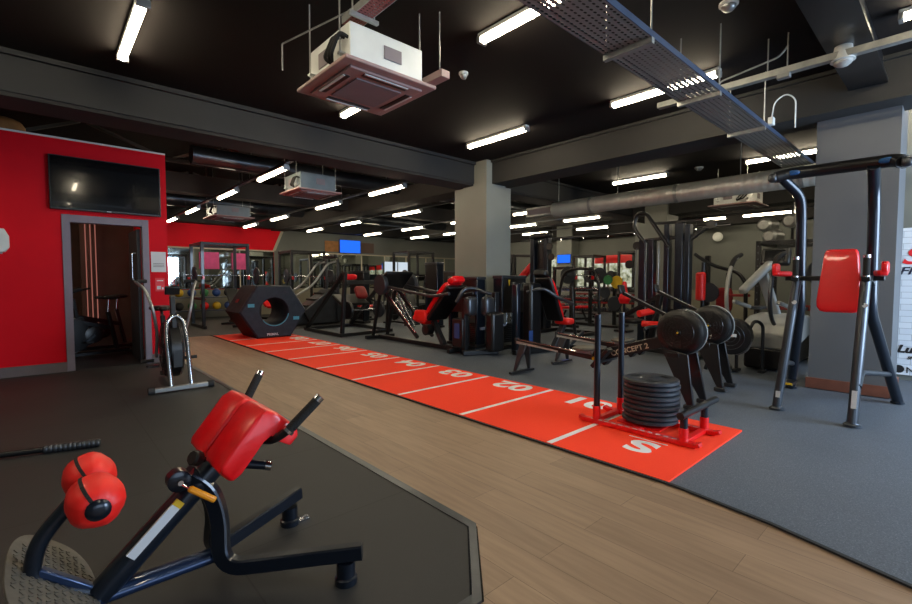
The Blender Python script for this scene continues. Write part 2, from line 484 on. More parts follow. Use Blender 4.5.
# ---- outer walls
m = MB(); m.span((-3, 17.0, 0), (6.4, 17.15, 2.35)); m.prism([(-3, 17.0, 2.35), (6.4, 17.0, 2.35), (6.86, 17.0, 3.4), (-3, 17.0, 3.4)], (0, .15, 0))
struct('wall_north', m, 'red_wall', smooth=False)
m = MB(); m.prism([(6.4, 17.0, 0), (16, 17.0, 0), (16, 17.0, ZH), (-3, 17.0, ZH), (-3, 17, 3.4), (6.86, 17.0, 3.4), (6.4, 17, 2.35)], (0, .15, 0))
struct('wall_north', m, 'grey_wall', smooth=False)
m = MB(); m.prism([(6.36, 16.98, 2.33), (6.46, 16.98, 2.33), (6.92, 16.98, 3.42), (6.82, 16.98, 3.42)], (0, .03, 0))
struct('trim_4', m, 'cream_trim', smooth=False)
m = MB(); m.span((16, .3, 0), (16.15, 17, ZH))
struct('wall_east', m, 'grey_wall', smooth=False)
m = MB(); m.span((7.95, .30, 0), (16, .60, ZC)); m.span((7.95, -3.5, 0), (8.1, .3, ZC))
struct('wall_right', m, 'grey_wall', smooth=False)
m = MB(); m.span((-3.15, -3.5, 0), (-3, 17.15, ZH))
struct('wall_west', m, 'grey_wall', smooth=False)
m = MB(); m.span((-3, -3.65, 0), (8, -3.5, .5)); m.span((-3, -3.65, 2.9), (8, -3.5, ZH)); 
for x in (-3, -.6, 2.6, 3.8, 7.4): m.span((x, -3.65, .5), (x+(1.0 if x in (2.6,) else .6), -3.5, 2.9))
struct('wall_south', m, 'grey_wall', smooth=False)
for i, (a, b_) in enumerate(((-2.4, -.6), (0, 2.6), (4.4, 7.4))):
    m = MB(); m.span((a, -3.60, .5), (b_, -3.56, 2.9)); struct('window_%d' % (i+1), m, 'daylight_glass', smooth=False)

# ---- ceilings and beams
m = MB(); m.span((-3, -3.5, ZC), (16, 6.2, ZC+.12)); struct('ceiling', m, 'black_ceiling', smooth=False)
m = MB(); m.span((-3, 6.2, ZH), (16, 17, ZH+.12)); m.span((-3, 6.2, ZC+.12), (16, 6.26, ZH)); struct('ceiling', m, 'black_ceiling', smooth=False)
m = MB(); m.span((-3, 6.2, 3.06), (6.1, 6.75, ZC)); m.span((6.75, 6.2, 3.06), (16, 6.75, ZC))
m.span((-3, 6.15, 3.40), (16, 6.2, ZC))
struct('beam_left', m, 'beam_paint', smooth=False); 
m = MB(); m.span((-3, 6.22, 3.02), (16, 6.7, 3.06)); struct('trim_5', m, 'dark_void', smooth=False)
m = MB(); m.span((6.25, -3.5, 3.03), (6.8, 6.2, ZC)); m.span((6.21, -3.5, 3.41), (6.25, 6.2, ZC)); m.span((12.3, .44, 2.98), (12.9, 6.2, ZC))
struct('beam_right', m, 'beam_paint', smooth=False)
m = MB(); m.span((-3, .58, 3.22), (6.25, .8, ZC)); m.span((2.0, .54, 3.2), (6.24, .84, 3.235)); struct('beam_near', m, 'black_steel', smooth=False)
# wall-top plenums near the far walls
m = MB(); m.span((-3, 16.5, 3.1), (16, 17, 3.5)); m.span((15.6, .44, 2.95), (16, 17, 3.5)); m.span((12.3, 6.75, 3.05), (12.8, 17, 3.5)); m.span((6.3, 6.75, 3.05), (6.8, 17, 3.4)); m.span((-3, 11.3, 3.15), (16, 11.7, 3.55))
struct('beam_far', m, 'dark_void', smooth=False)

# ---- pillars
def pillar(name, x0, x1, y0, y1, h, top=None, matn='pillar_paint', base=None):
    m = MB(); m.span((x0, y0, 0), (x1, y1, h))
    if top: m.span((top[0], top[2], h), (top[1], top[3], ZC))
    struct(name, m, matn, smooth=False)
pillar('pillar_centre', 6.08, 6.75, 5.86, 6.72, 3.00, (6.10, 6.62, 5.88, 6.5))
pillar('pillar_right', 6.55, 7.3, .45, 1.14, ZC, None, 'pillar_grey')
m = MB(); m.span((6.53, .43, .012), (6.55, 1.16, .13)); m.span((6.53, .43, .012), (7.32, .45, .13)); struct('baseboard_right', m, 'brown_skirting', smooth=False)
pillar('pillar_far', 11.9, 12.9, 5.0, 5.9, 2.75, (12.2, 12.9, 5.2, 5.8))
pillar('pillar_wall', 15.5, 16, 10.3, 11.0, 3.4)
pillar('pillar_wall', 15.5, 16, 7.0, 7.7, 3.4)

# ---- mirrors along the far walls
def mirror_run(name, pts, h0, h1, n, label):
    (xa, ya), (xb, yb) = pts
    for i in range(n):
        t0, t1 = i/n, (i+1)/n
        a = (xa+(xb-xa)*t0, ya+(yb-ya)*t0); b = (xa+(xb-xa)*t1, ya+(yb-ya)*t1)
        g = .02
        d = V((b[0]-a[0], b[1]-a[1], 0)).normalized()
        m = MB()
        if abs(xb-xa) > abs(yb-ya): m.span((min(a[0], b[0])+g, ya-.03, h0), (max(a[0], b[0])-g, ya-.005, h1))
        else: m.span((xa-.03, min(a[1], b[1])+g, h0), (xa-.005, max(a[1], b[1])-g, h1))
        o = obj('wall_mirror', m, 'mirror', smooth=False); tag(o, label, 'mirror', name)
        f = MB()
        if abs(xb-xa) > abs(yb-ya):
            f.span((a[0]-.02, ya-.05, h0), (a[0]+.02, ya-.003, h1)); f.span((a[0], ya-.05, h1), (b[0], ya-.003, h1+.05))
        else:
            f.span((xa-.05, a[1]-.02, h0), (xa-.003, a[1]+.02, h1)); f.span((xa-.05, a[1], h1), (xa-.003, b[1], h1+.04))
        obj('mirror_frame', f, 'cream_trim', o, smooth=False)
mirror_run('mirrors on the wall with the blue screen', ((6.6, 17), (15.8, 17)), .95, 2.28, 8, 'tall framed mirror panel on the grey far wall under the blue screen')
mirror_run('mirrors under the red wall band', ((1.6, 17), (6.4, 17)), .95, 2.28, 4, 'tall framed mirror panel under the sloping red wall band')
m = MB(); m.span((-3, 16.93, 0), (15.9, 16.99, .93)); m.span((15.93, 4.0, 0), (15.99, 16.9, .93)); struct('trim_6', m, 'dado_wall', smooth=False)
# window reflections behind the racks on the right wall, as glowing panes
for i in range(5):
    y0 = 7.0+i*.98
    m = MB(); m.span((15.96, y0+.04, 1.0), (15.99, y0+.94, 2.12)); o = struct('window_%d' % (i+4), m, 'window_reflection', smooth=False)
    f = MB(); f.span((15.92, y0-.03, .95), (15.99, y0+.03, 2.16)); f.span((15.92, y0, 2.12), (15.99, y0+.98, 2.18)); obj('window_frame', f, 'cream_trim', o, smooth=False)
for i in range(2):  # window reflections in the far mirrors, put in as glowing panes
    m = MB(); m.span((11.16+i*.72, 16.93, 1.45), (11.84+i*.72, 16.965, 2.05)); o = struct('window_%d' % (i+9), m, 'daylight_glass', smooth=False)
    f = MB(); f.span((11.13+i*.72, 16.91, 1.42), (11.16+i*.72, 16.96, 2.08)); f.span((11.13+i*.72, 16.91, 1.40), (11.87+i*.72, 16.96, 1.44)); obj('window_frame', f, 'grey_wall', o, smooth=False)

# ================================================================== CEILING FITTINGS
def make_tube(hung):
    t = thing('tube_light', '', 'ceiling light')
    h = MB(); h.box((0, 0, .052), (.085, 1.22, .036)); obj('housing', h, 'white_metal' if not hung else 'silver', t, bevel=.008)
    d = MB(); d.oval([(0, -.575, .008), (0, .575, .008)], .028, .031, (0, 0, 1), n=14); obj('diffuser', d, 'tube_white' if not hung else 'tube_white_far', t)
    for sgn in (-1, 1):
        e = MB(); e.box((0, sgn*.595, .012), (.10, .035, .06)); obj('end_cap', e, 'silver', t, bevel=.006)
    return t
near = make_tube(False); far = make_tube(True)
near_spots = [(.66, 4.92, 'lit white tube light on the black ceiling above the red wall'),
    (3.0, 2.36, 'lit tube light on the black ceiling beside the end of the wide perforated tray'),
    (3.0, 4.9, 'lit tube light hidden behind the nearest ceiling cassette unit'),
    (5.18, 4.8, 'lit tube light on the black ceiling just before the central pillar'),
    (5.28, 2.35, 'lit tube light on the black ceiling partly hidden by the perforated cable tray'),
    (9.5, 4.66, 'lit tube light above the long round duct, left of the cable tray'),
    (9.6, 2.1, 'lit tube light beyond the beam crossing behind the end of the perforated tray'),
    (7.45, .62, 'lit tube light above the tower bar, left of the right pillar'),
    (.66, 2.4, 'tube light on the ceiling behind the camera, left row, nearer one'), (3.0, -.2, 'tube light on the ceiling behind the camera, middle row'), (5.28, -.2, 'tube light on the ceiling behind the camera, right row'),
    (.66, -.2, 'tube light on the ceiling behind the camera, left row, farther one'), (-1.6, 4.9, 'tube light on the ceiling left of the frame'), (-1.6, 2.2, 'tube light on the ceiling far left of the frame')]
for i, (x, y, lb) in enumerate(near_spots):
    o = near if i == 0 else dup(near, (x, y, ZC-.072)); o.location = (x, y, ZC-.072); o['label'] = lb
rowname = ['first', 'second', 'third', 'fourth', 'fifth', 'sixth']
ord_ = ['nearest', 'second', 'third', 'fourth']
rows = [(2.9, [7.72, 10.15, 13.05, 15.4]), (5.07, [7.6, 10.05, 13.0, 15.4]), (7.17, [9.8, 12.7, 15.2]), (9.45, [7.5, 10.0, 12.6, 15.1]), (11.55, [7.35, 9.55, 12.8, 14.9]), (13.85, [8.4, 10.8, 13.2])]
first = True
for r_, (x, ys) in enumerate(rows):
    m = MB(); m.span((x-.035, 6.9, 3.055), (x+.035, 16.4, 3.085))
    tr = thing('light_trunking', 'dark suspended trunking carrying the %s row of hanging tube lights counted from the left' % rowname[r_], 'trunking', (x, 6.9, 3.05))
    tm = MB((x, 6.9, 3.05)); tm.v = []; tm.span((x-.035, 6.9, 3.055), (x+.035, 16.4, 3.085)); obj('channel', tm, 'gunmetal', tr, smooth=False)
    for k in range(5):
        q = MB((x, 6.9, 3.05)); yy = 7.2+k*2.2; q.cyl((x, yy, 3.08), (x, yy, ZH), .005, 6); obj('hanger_rod', q, 'gunmetal', tr)
    for k, y in enumerate(ys):
        o = far if first else dup(far, (x, y, 2.985)); o.location = (x, y, 2.985); first = False
        o['label'] = 'hanging lit tube light, %s along the %s suspended row from the left' % (ord_[k], rowname[r_])
        o['group'] = 'tube lights hanging in the far bays'
for y, lb in ((5.05, 'lit tube light near the wall fan, left one'), (3.45, 'lit tube light above the wall-mounted rolls of cable'), (1.6, 'lit tube light behind the right pillar, far bay')):
    dup(far, (14.3, y, 2.985), None, lb, 'tube lights hanging in the far right bay')
m = thing('light_trunking', 'dark suspended trunking carrying the tube lights in front of the wall fan', 'trunking', (14.3, .6, 3.06))
obj('channel', MB().span((-.03, 0, 0), (.03, 5.5, .03)), 'gunmetal', m, smooth=False)
for yy in (.5, 2.4, 4.8): obj('hanger_rod', MB().cyl((0, yy, .03), (0, yy, ZC-3.05), .005, 6), 'gunmetal', m)

# perforated cable tray along X
t = thing('cable_tray', 'wide perforated steel cable tray with blue-grey rim under the black ceiling', 'cable tray', (1.2, 1.62, 2.885))
m = MB(); m.box((4.0, 0, 0), (8.0, .34, .004)); obj('perforated_base', m, 'perforated_steel', t, smooth=False)
m = MB(); m.box((4.0, -.172, .02), (8.0, .006, .045)); m.box((4.0, -.160, .042), (8.0, .028, .004)); obj('side_rail', m, 'tray_rim', t, smooth=False)
m = MB(); m.box((4.0, .172, .02), (8.0, .006, .045)); m.box((4.0, .160, .042), (8.0, .028, .004)); obj('side_rail', m, 'gunmetal', t, smooth=False)
for x in (1.9, 3.2, 4.55): 
    m = MB(); m.box((x, 0, -.025), (.04, .36, .04)); obj('support_channel', m, 'galvanised', t, smooth=False)
    for sy in (-.165, .165): obj('hanger_rod', MB().cyl((x, sy, -.03), (x, sy, ZC-2.88), .006, 8), 'galvanised', t)
# trunking along Y on the right
t = thing('cable_trunking', 'straight grey steel trunking bar hung beneath the ceiling left of the right pillar', 'trunking', (5.0, -1.2, 3.12))
m = MB(); m.box((0, 1.75, 0), (.07, 3.4, .055)); obj('channel', m, 'galvanised', t, smooth=False)
for yy in (2.45, 2.3, .8): obj('hanger_rod', MB().cyl((0, yy, .025), (0, yy, ZC-3.12), .006, 8), 'galvanised', t)
m = MB(); m.box((-.02, 2.32, -.05), (.06, .10, .04)); obj('cable_clip', m, 'silver', t, bevel=.006)
t = thing('electrical_conduit', 'thin bent metal conduit on two rods above the grey trunking', 'conduit', (5.15, .75, 3.2))
obj('pipe', MB().tube([(0, 1.0, -.06), (0, .95, .05), (.0, .45, .12), (.0, .38, .2)], .009, .04), 'galvanised', t)
# small white loop cable and junction box beside the tray
t = thing('junction_box', 'small white junction box with a looped white cable on the tray rim', 'junction box', (5.9, 1.425, 2.96))
obj('box_body', MB().box((0, 0, 0), (.08, .05, .08)), 'white_metal', t, bevel=.006)
obj('cable_loop', MB().tube([(0, 0, .03), (.0, -.02, .2), (.02, -.12, .27), (.05, -.2, .2), (.06, -.2, -.1)], .007, .06), 'white_metal', t)
# tray over the AC unit
t = thing('cable_tray', 'narrow reddish perforated cable tray hanging above the nearest cassette unit', 'cable tray', (1.79, .86, 3.155))
obj('perforated_base', MB().box((0, 1.15, 0), (.13, 2.3, .004)), 'perforated_red', t, smooth=False)
for sx in (-.066, .066): obj('side_rail', MB().box((sx, 1.15, .025), (.004, 2.3, .055)), 'galvanised', t, smooth=False)
for yy in (1.3, 2.1):
    for sx in (-.09, .09): obj('hanger_rod', MB().cyl((sx, yy, -.02), (sx, yy, ZC-3.14), .006, 8), 'galvanised', t)
    obj('support_channel', MB().box((0, yy, -.015), (.24, .03, .025)), 'galvanised', t, smooth=False)
t = thing('pipe_trunking', 'short pinkish trunking length sticking out right of the nearest cassette unit', 'trunking', (2.50, 3.15, 2.93))
obj('channel', MB().box((.0, 0, 0), (.09, .55, .06)), 'ac_panel', t, bevel=.004)
obj('hanger_rod', MB().cyl((0, -.2, .03), (0, -.2, ZC-2.93), .005, 8), 'galvanised', t)
# wire bracket left of the AC
t = thing('wire_bracket', 'thin bent suspension wire left of the nearest cassette unit', 'bracket', (1.45, 3.35, 2.9))
obj('wire', MB().tube([(.5, -.35, ZC-2.9), (.42, -.3, .42), (0, .25, .18), (0, .25, -.02)], .006, .01, 6), 'galvanised', t)

def cassette(x, y, z, lb, s=.82, hh=.28, bm_='white_metal'):
    t = thing('air_conditioning_cassette', lb, 'air conditioner', (x, y, z))
    h = s/2
    # slightly dished panel
    m = MB(); m.prism([(-h, -h, 0), (h, -h, 0), (h, h, 0), (-h, h, 0)], (0, 0, .028)); 
    m.prism([(-h*.8, -h*.8, -.018), (h*.8, -h*.8, -.018), (h*.8, h*.8, -.018), (-h*.8, h*.8, -.018)], (0, 0, .02))
    p = obj('panel', m, 'ac_panel', t, bevel=.008)
    obj('intake_grille', MB().box((0, 0, -.022), (s*.5, s*.5, .012)), 'ac_grille', p, bevel=.004)
    for a in range(4):
        rt = Matrix.Rotation(a*PI/2, 3, 'Z')
        m = MB(); m.box(rt @ V((0, -s*.345, -.021)), (.48*s, .05, .008), a*PI/2); obj('air_slot', m, 'black_plastic', p, smooth=False)
        m = MB(); m.box(rt @ V((0, -s*.375, -.026)), (.48*s, .018, .006), a*PI/2); obj('flap', m, 'white_metal', p, smooth=False)
    b = obj('body', MB().box((0, 0, .03+hh/2), (s*.80, s*.80, hh)), bm_, t, bevel=.006)
    obj('access_cover', MB().box((-s*.405, s*.1, .18), (.008, .16, .12)), 'ac_grille', b, bevel=.003)
    obj('access_cover', MB().box((.04, -s*.405, .18), (.16, .008, .10)), 'ac_grille', b, bevel=.003)
    m = MB()
    for k in range(3): m.tube([(-s*.39+.02, -s*.36+k*.05, .2+.02*k), (-s*.48, -s*.36+k*.05, .22), (-s*.5, -s*.25+k*.06, .1), (-s*.42, -s*.1, .08)], .013, .03, 7)
    obj('pipework', m, 'black_foam', b)
    for sx in (-1, 1):
        for sy in (-1, 1):
            o = obj('hanger_bracket', MB().box((sx*s*.43, sy*s*.3, .10), (.05, .04, .015)), 'galvanised', t, smooth=False)
            obj('hanger_rod', MB().cyl((sx*s*.445, sy*s*.3, .08), (sx*s*.445, sy*s*.3, (ZC if y < 6.2 else ZH)-z), .006, 8), 'galvanised', o)
    return t
cassette(2.03, 3.33, 2.80, 'large nearest ceiling cassette air conditioner with pink-tinted panel')
cassette(3.68, 7.97, 2.8, 'cassette air conditioner hanging just beyond the left beam', bm_='ac_body_shaded')
cassette(3.55, 12.35, 2.78, 'farthest small cassette air conditioner above the red wall band', .95, .24, 'ac_body_shaded')
cassette(10.45, 3.05, 2.72, 'cassette air conditioner under the round duct near the right wall', .85, .3)

def ceiling_dome(name, lb, cat, x, y, z, mt='white_metal', r=.05):
    t = thing(name, lb, cat, (x, y, z))
    obj('base', MB().lathe((0, 0, 0), (0, 0, -1), [(0, r), (.02, r), (.025, r*.9)], 20), mt, t)
    obj('dome', MB().lathe((0, 0, -.02), (0, 0, -1), [(0, r*.8), (.02, r*.75), (.04, r*.5), (.05, r*.15)], 20), 'silver', t)
ceiling_dome('smoke_detector', 'small round smoke detector on the black ceiling above the central pillar', 'smoke detector', 3.4, 3.62, ZC)
ceiling_dome('smoke_detector', 'white round smoke detector at the top edge right of the perforated tray', 'smoke detector', 4.12, 1.31, ZC, r=.07)
ceiling_dome('smoke_detector', 'far small white smoke detector above the round duct', 'smoke detector', 9.6, 3.5, ZC, r=.08)
t = thing('security_camera', 'white dome security camera under the dark beam by the right pillar', 'camera', (5.03, .72, 3.2))
obj('mount', MB().lathe((0, 0, 0), (0, 0, -1), [(0, .06), (.1, .075), (.12, .085)], 20), 'white_metal', t)
obj('dome', MB().lathe((0, 0, -.12), (0, 0, -1), [(0, .065), (.02, .062), (.04, .04), (.05, .01)], 20), 'silver_plastic', t)

# ducts
t = thing('round_duct', 'long silver spiral air duct crossing behind the right beam', 'air duct', (7.95, 3.4, 2.70))
obj('duct_run', MB().lathe((0, -2.9, 0), (0, 1, 0), [(0, .15), (5.2, .15)], 28), 'spiral_duct', t)
for yy in (-1.9, -.2, 1.4): obj('joint_collar', MB().lathe((0, yy, 0), (0, 1, 0), [(0, .157), (.05, .157)], 28), 'galvanised', t)
m = MB(); m.box((0, 2.62, 0), (.2, .7, .2)); q = obj('outlet_box', m, 'galvanised', t, bevel=.01)
obj('grille', MB().box((-.103, 2.62, 0), (.01, .58, .12)), 'ac_grille', q, smooth=False)
for yy in (-1.1, .9, 2.2): obj('hanger_rod', MB().cyl((0, yy, .15), (0, yy, ZC-2.74), .006, 8), 'galvanised', t)
t = thing('round_duct', 'long dull grey duct running across the far dark ceiling', 'air duct', (8.3, 14.3, 3.45))
obj('duct_run', MB().lathe((-6.5, 0, 0), (1, 0, 0), [(0, .2), (13.5, .2)], 20), 'gunmetal', t)
for xx in (-5, 0, 5): obj('hanger_rod', MB().cyl((xx, 0, .2), (xx, 0, ZH-3.45), .008, 8), 'galvanised', t)
t = thing('round_duct', 'dark round duct crossing above the hanging lights beyond the left beam', 'air duct', (6.0, 9.0, 3.42))
obj('duct_run', MB().lathe((-4.0, 0, 0), (1, 0, 0), [(0, .16), (9.5, .16)], 20), 'gunmetal', t)
for xx in (-3, 0, 4): obj('hanger_rod', MB().cyl((xx, 0, .16), (xx, 0, ZH-3.42), .008, 8), 'galvanised', t)
t = thing('sprinkler_pipe', 'dark horizontal service pipe with small lights below the far ceiling', 'pipe', (15.25, 8.6, 2.9))
obj('pipe_run', MB().cyl((0, -4, 0), (0, 4, 0), .05, 12), 'black_steel', t)
for k in range(3): obj('hanger_rod', MB().cyl((0, -3+k*3, .04), (0, -3+k*3, 1.15 if k else .55), .008, 8), 'gunmetal', t)
for k in range(7): obj('sprinkler_head', MB().lathe((0, -3+k, -.04), (0, 0, -1), [(0, .03), (.05, .03), (.06, .05)], 10), 'chrome', t)
# roof trusses beyond the left beam
for k, y in enumerate((7.6, 10.4, 13.4, 15.8)):
    t = thing('roof_truss', 'dark steel roof truss beyond the left beam, %s from the camera' % ord_[k], 'truss', (0, y, 3.62))
    for j in range(8):
        x0 = -2.6+j*2.3
        obj('strut', MB().bar([(x0, 0, 0), (x0+.9, 0, ZH-3.66)], .07, .05, (0, 1, 0)), 'truss_paint', t, smooth=False)
        obj('strut', MB().bar([(x0+1.0, 0, ZH-3.66), (x0+2.1, 0, 0)], .07, .05, (0, 1, 0)), 'truss_paint', t, smooth=False)
    obj('lower_chord', MB().bar([(-2.9, 0, -.04), (15.9, 0, -.04)], .08, .08), 'beam_paint', t, smooth=False)
m = MB(); m.pillow((-.35, 8.75, HW+.17), (.55, .5, .30), p=2.4); tag(obj('storage_sack', m, 'tan_sack'), 'tan bundle lying on top of the red wall box', 'sack')

# ================================================================== LEFT WALL ITEMS
t = thing('television', 'large black wall television mounted above the doorway', 'television', (.745, 8.098, 2.19))
obj('casing', MB().box((0, -.055, .35), (1.24, .05, .71)), 'black_plastic', t, bevel=.006)
obj('screen', MB().box((0, -.082, .355), (1.21, .006, .67)), 'screen_black', t, smooth=False)
obj('wall_bracket', MB().box((0, -.015, .35), (.4, .03, .3)), 'black_steel', t, smooth=False)
obj('power_light', MB().box((0, -.086, .008), (.05, .006, .01)), 'label_white', t, smooth=False)
t = thing('paper_notice', 'white square paper notice on the red wall right of the doorway', 'notice', (1.325, 8.095, 1.37))
obj('sheet', MB().box((0, -.004, .15), (.19, .006, .30)), 'label_white', t, smooth=False)
for k in range(3): obj('text_line', MB().box((0, -.008, .08+.022*k), (.14, .002, .007)), 'grey_wall', t, smooth=False)
t = thing('safety_sign', 'small red sign with white symbol on the red wall below the notice', 'sign', (1.335, 8.095, 1.08))
obj('plate', MB().box((0, -.004, .1), (.12, .006, .20)), 'logo_red', t, smooth=False)
obj('symbol', MB().box((-.015, -.008, .055), (.05, .003, .05)).box((.035, -.008, .045), (.025, .003, .03)), 'label_white', t, smooth=False)
obj('text_line', MB().box((0, -.008, .16), (.08, .003, .012)), 'label_white', t, smooth=False)
t = thing('hand_dispenser', 'white wall dispenser at the left edge of the red wall', 'dispenser', (-.36, 8.1, 1.6))
obj('casing', MB().prism([(-.1, 0, .0), (.05, 0, 0), (.09, 0, .06), (.09, 0, .2), (.05, 0, .29), (-.1, 0, .29)], (0, -.1, 0)), 'white_metal', t, bevel=.01)
obj('nozzle', MB().box((0, -.06, -.01), (.05, .04, .03)), 'silver_plastic', t, bevel=.004)
# inside the office
for k in range(3):
    m = MB(); m.box((.62+.07*k, 10.50, 1.45), (.013, .02, 2.3)); tag(obj('led_strip', m, 'led_strip', smooth=False), 'glowing vertical pink light strip inside the doorway, %s of three from the left' % ord_[k], 'light strip', 'light strips inside the doorway')

def text_on(parent, s, size, loc, rot, mt, **kw): return text('lettering', s, size, loc, rot, mt, parent, **kw)

# banner
t = thing('wall_banner', 'white brick-print banner with sports lettering hung on the right wall', 'banner', (7.93, .04, .05))
bn = obj('banner_sheet', MB().box((0, 0, .93), (.012, 1.06, 1.82)), 'white_brick_print', t, smooth=False)
text_on(bn, 'SP', .28, (-.008, .455, 1.40), (R(90), 0, R(-90)), 'logo_red', bold=.006, shear=.3, sx=1.3)
text_on(bn, 'FITNESS', .13, (-.008, .47, 1.27), (R(90), 0, R(-90)), 'logo_navy', bold=.003, shear=.3, sx=1.2)
text_on(bn, 'Lucozade', .13, (-.008, .46, .30), (R(90), 0, R(-90)), 'logo_dark', bold=.006, shear=.3, sx=1.1)
text_on(bn, 'SPORT', .05, (-.008, .36, .22), (R(90), 0, R(-90)), 'logo_dark', bold=.002, shear=.2)
text_on(bn, 'NUTRITION', .10, (-.008, .37, .05), (R(90), 0, R(-90)), 'logo_dark', bold=.001, sx=1.2)
obj('round_mark', MB().lathe((-.006, .43, .09), (-1, 0, 0), [(0, .05), (.004, .05)], 20), 'logo_dark', bn)
# far wall items
t = thing('wall_television', 'lit blue television screen high on the far grey wall', 'television', (9.5, 16.95, 2.35))
obj('casing', MB().box((0, 0, .27), (.98, .06, .56)), 'black_plastic', t, bevel=.005)
obj('screen', MB().box((0, -.033, .27), (.93, .006, .51)), 'screen_blue', t, smooth=False)
for x, lb, c in ((8.72, 'tan picture panel left of the blue screen', 'tan_sack'), (10.35, 'brown picture panel right of the blue screen', 'brown_wall')):
    tag(obj('wall_poster', MB().box((x, 16.985, 2.6), (.62, .02, .42)), c, smooth=False), lb, 'poster')
t = thing('wall_television', 'blue screen above the racks on the far right wall', 'television', (15.88, 10.6, 1.92))
obj('casing', MB().box((-.43, 0, .17), (.05, .64, .36)), 'black_plastic', t, bevel=.005)
obj('screen', MB().box((-.457, 0, .17), (.006, .6, .32)), 'screen_blue', t, smooth=False)
tag(obj('wall_poster', MB().box((15.90, 8.75, 2.03), (.03, 1.5, .3)), 'red_vinyl', smooth=False), 'red banner strip above the window reflections on the far right wall', 'poster')
tag(obj('wall_poster', MB().box((4.22, 16.92, 1.9), (.6, .02, .56)), 'pink_vinyl', smooth=False), 'pink panel on the mirrors behind the left power rack', 'poster')
tag(obj('wall_poster', MB().box((5.15, 16.92, 1.9), (.45, .02, .56)), 'pink_vinyl', smooth=False), 'second narrower pink panel on the mirrors behind the left rack', 'poster')
t = thing('wall_fan', 'round white wall fan on the far grey wall right of the cable machine', 'fan', (15.95, 5.15, 2.5))
obj('bracket', MB().box((-.06, 0, .1), (.12, .06, .06)), 'black_steel', t, bevel=.005)
obj('cage', MB().lathe((-.12, 0, .1), (-1, -.2, 0), [(0, .08), (.04, .14), (.12, .14), (.16, .07)], 20), 'white_metal', t)
t = thing('duct_fan', 'cluster of silver duct drums hung left of the right pillar behind the tower', 'duct fan', (12.0, 2.45, 2.3))
for dy, dz in ((.35, .15), (-.1, .2), (.25, -.1)):
    obj('drum', MB().lathe((0, dy, dz), (-1, .3, 0), [(0, .12), (.03, .15), (.32, .15), (.36, .1)], 18), 'galvanised', t)
obj('shelf_bracket', MB().box((.3, .1, -.27), (.9, .9, .03)), 'black_steel', t, smooth=False)
obj('hanger_post', MB().box((.5, .1, .44), (.05, .05, 1.40)), 'black_steel', t, smooth=False)

# ================================================================== BACK EXTENSION BENCH
def W(o): return MB(o)
B0 = (.45, 2.0, .012)
t = thing('back_extension_bench', 'black back extension bench with red hip pads and red ankle rollers, nearest to the camera', 'exercise bench', B0)
f = W(B0); f.oval([(.12, 2.0, .145), (.60, 2.0, .60)], .046, .050, (-.7, 0, .7)); obj('main_beam', f, 'navy_steel', t)
f = W(B0); f.oval([(.04, 2.0, .135), (.50, 2.0, .135)], .026, .042, (0, 0, 1)); obj('floor_rail', f, 'blue_steel', t)
rp = [(-.031, -.017), (-.025, -.024), (.025, -.024), (.031, -.017), (.031, .017), (.025, .024), (-.025, .024), (-.031, .017)]
for pts, foot in (([(.40, 1.985, .49), (.475, 1.975, .42), (.505, 1.965, .30), (.495, 1.935, .105), (.94, 1.605, .142)], (.89, 1.65)), ([(.40, 2.015, .49), (.475, 2.025, .42), (.505, 2.03, .30), (.495, 2.08, .105), (.96, 2.27, .147)], (.90, 2.245))):
    f = W(B0); dx, dy = pts[4][0]-pts[3][0], pts[4][1]-pts[3][1]
    f.sweep(pts, [(b_, a_) for a_, b_ in rp], (-dy, dx, 0), .10, 7)
    leg = obj('leg', f, 'navy_steel', t)
    g = W(B0); g.lathe((foot[0], foot[1], .012), (0, 0, 1), [(0, .046), (.026, .046), (.032, .038), (.09, .038)], 20); obj('foot', g, 'navy_steel', leg)
f = W(B0); f.box((.965, 2.235, .018), (.06, .03, .008)).lathe((.98, 2.235, .02), (0, 0, 1), [(0, .012), (.012, .012)], 10); obj('floor_bolt', f, 'chrome', t)
# pivot disc, lever, knob
f = W(B0); f.lathe((.365, 1.975, .49), (0, -1, 0), [(-.03, .03), (-.025, .040), (.025, .040), (.03, .03)], 22); pv = obj('pivot', f, 'navy_steel', t)
f = W(B0); f.lathe((.365, 1.94, .49), (0, -1, 0), [(0, .012), (.01, .01)], 12); f.cyl((.365, 1.94, .485), (.40, 1.90, .465), .005, 8); obj('pivot_bolt', f, 'chrome', pv)
f = W(B0); f.bar([(.385, 1.905, .475), (.47, 1.885, .408)], .024, .02, (.6, 0, .8)); obj('adjustment_handle', f, 'orange_plastic', t, bevel=.008)
f = W(B0); f.lathe((.445, 1.93, .56), (-.7, -.3, .4), [(0, .012), (.02, .012), (.02, .026), (.03, .03), (.05, .03), (.056, .024)], 9); obj('adjustment_knob', f, 'black_plastic', t)
f = W(B0); f.cyl((.56, 2.0, .565), (.62, 2.0, .62), .026); obj('chrome_sleeve', f, 'chrome', t)
# label on the beam (white strip with yellow end)
d = V((.48, 0, .455)).normalized(); nrm = V((-.3, -.9, .3))
f = W(B0); f.box((.278, 1.953, .330), (.20, .010, .034), rot=Matrix.Rotation(-R(43.5), 3, 'Y')); lb = obj('warning_label', f, 'label_white', t, smooth=False)
f = W(B0); f.box((.359, 1.9525, .4065), (.022, .0106, .0345), rot=Matrix.Rotation(-R(43.5), 3, 'Y')); obj('label_tip', f, 'yellow_plastic', lb, smooth=False)
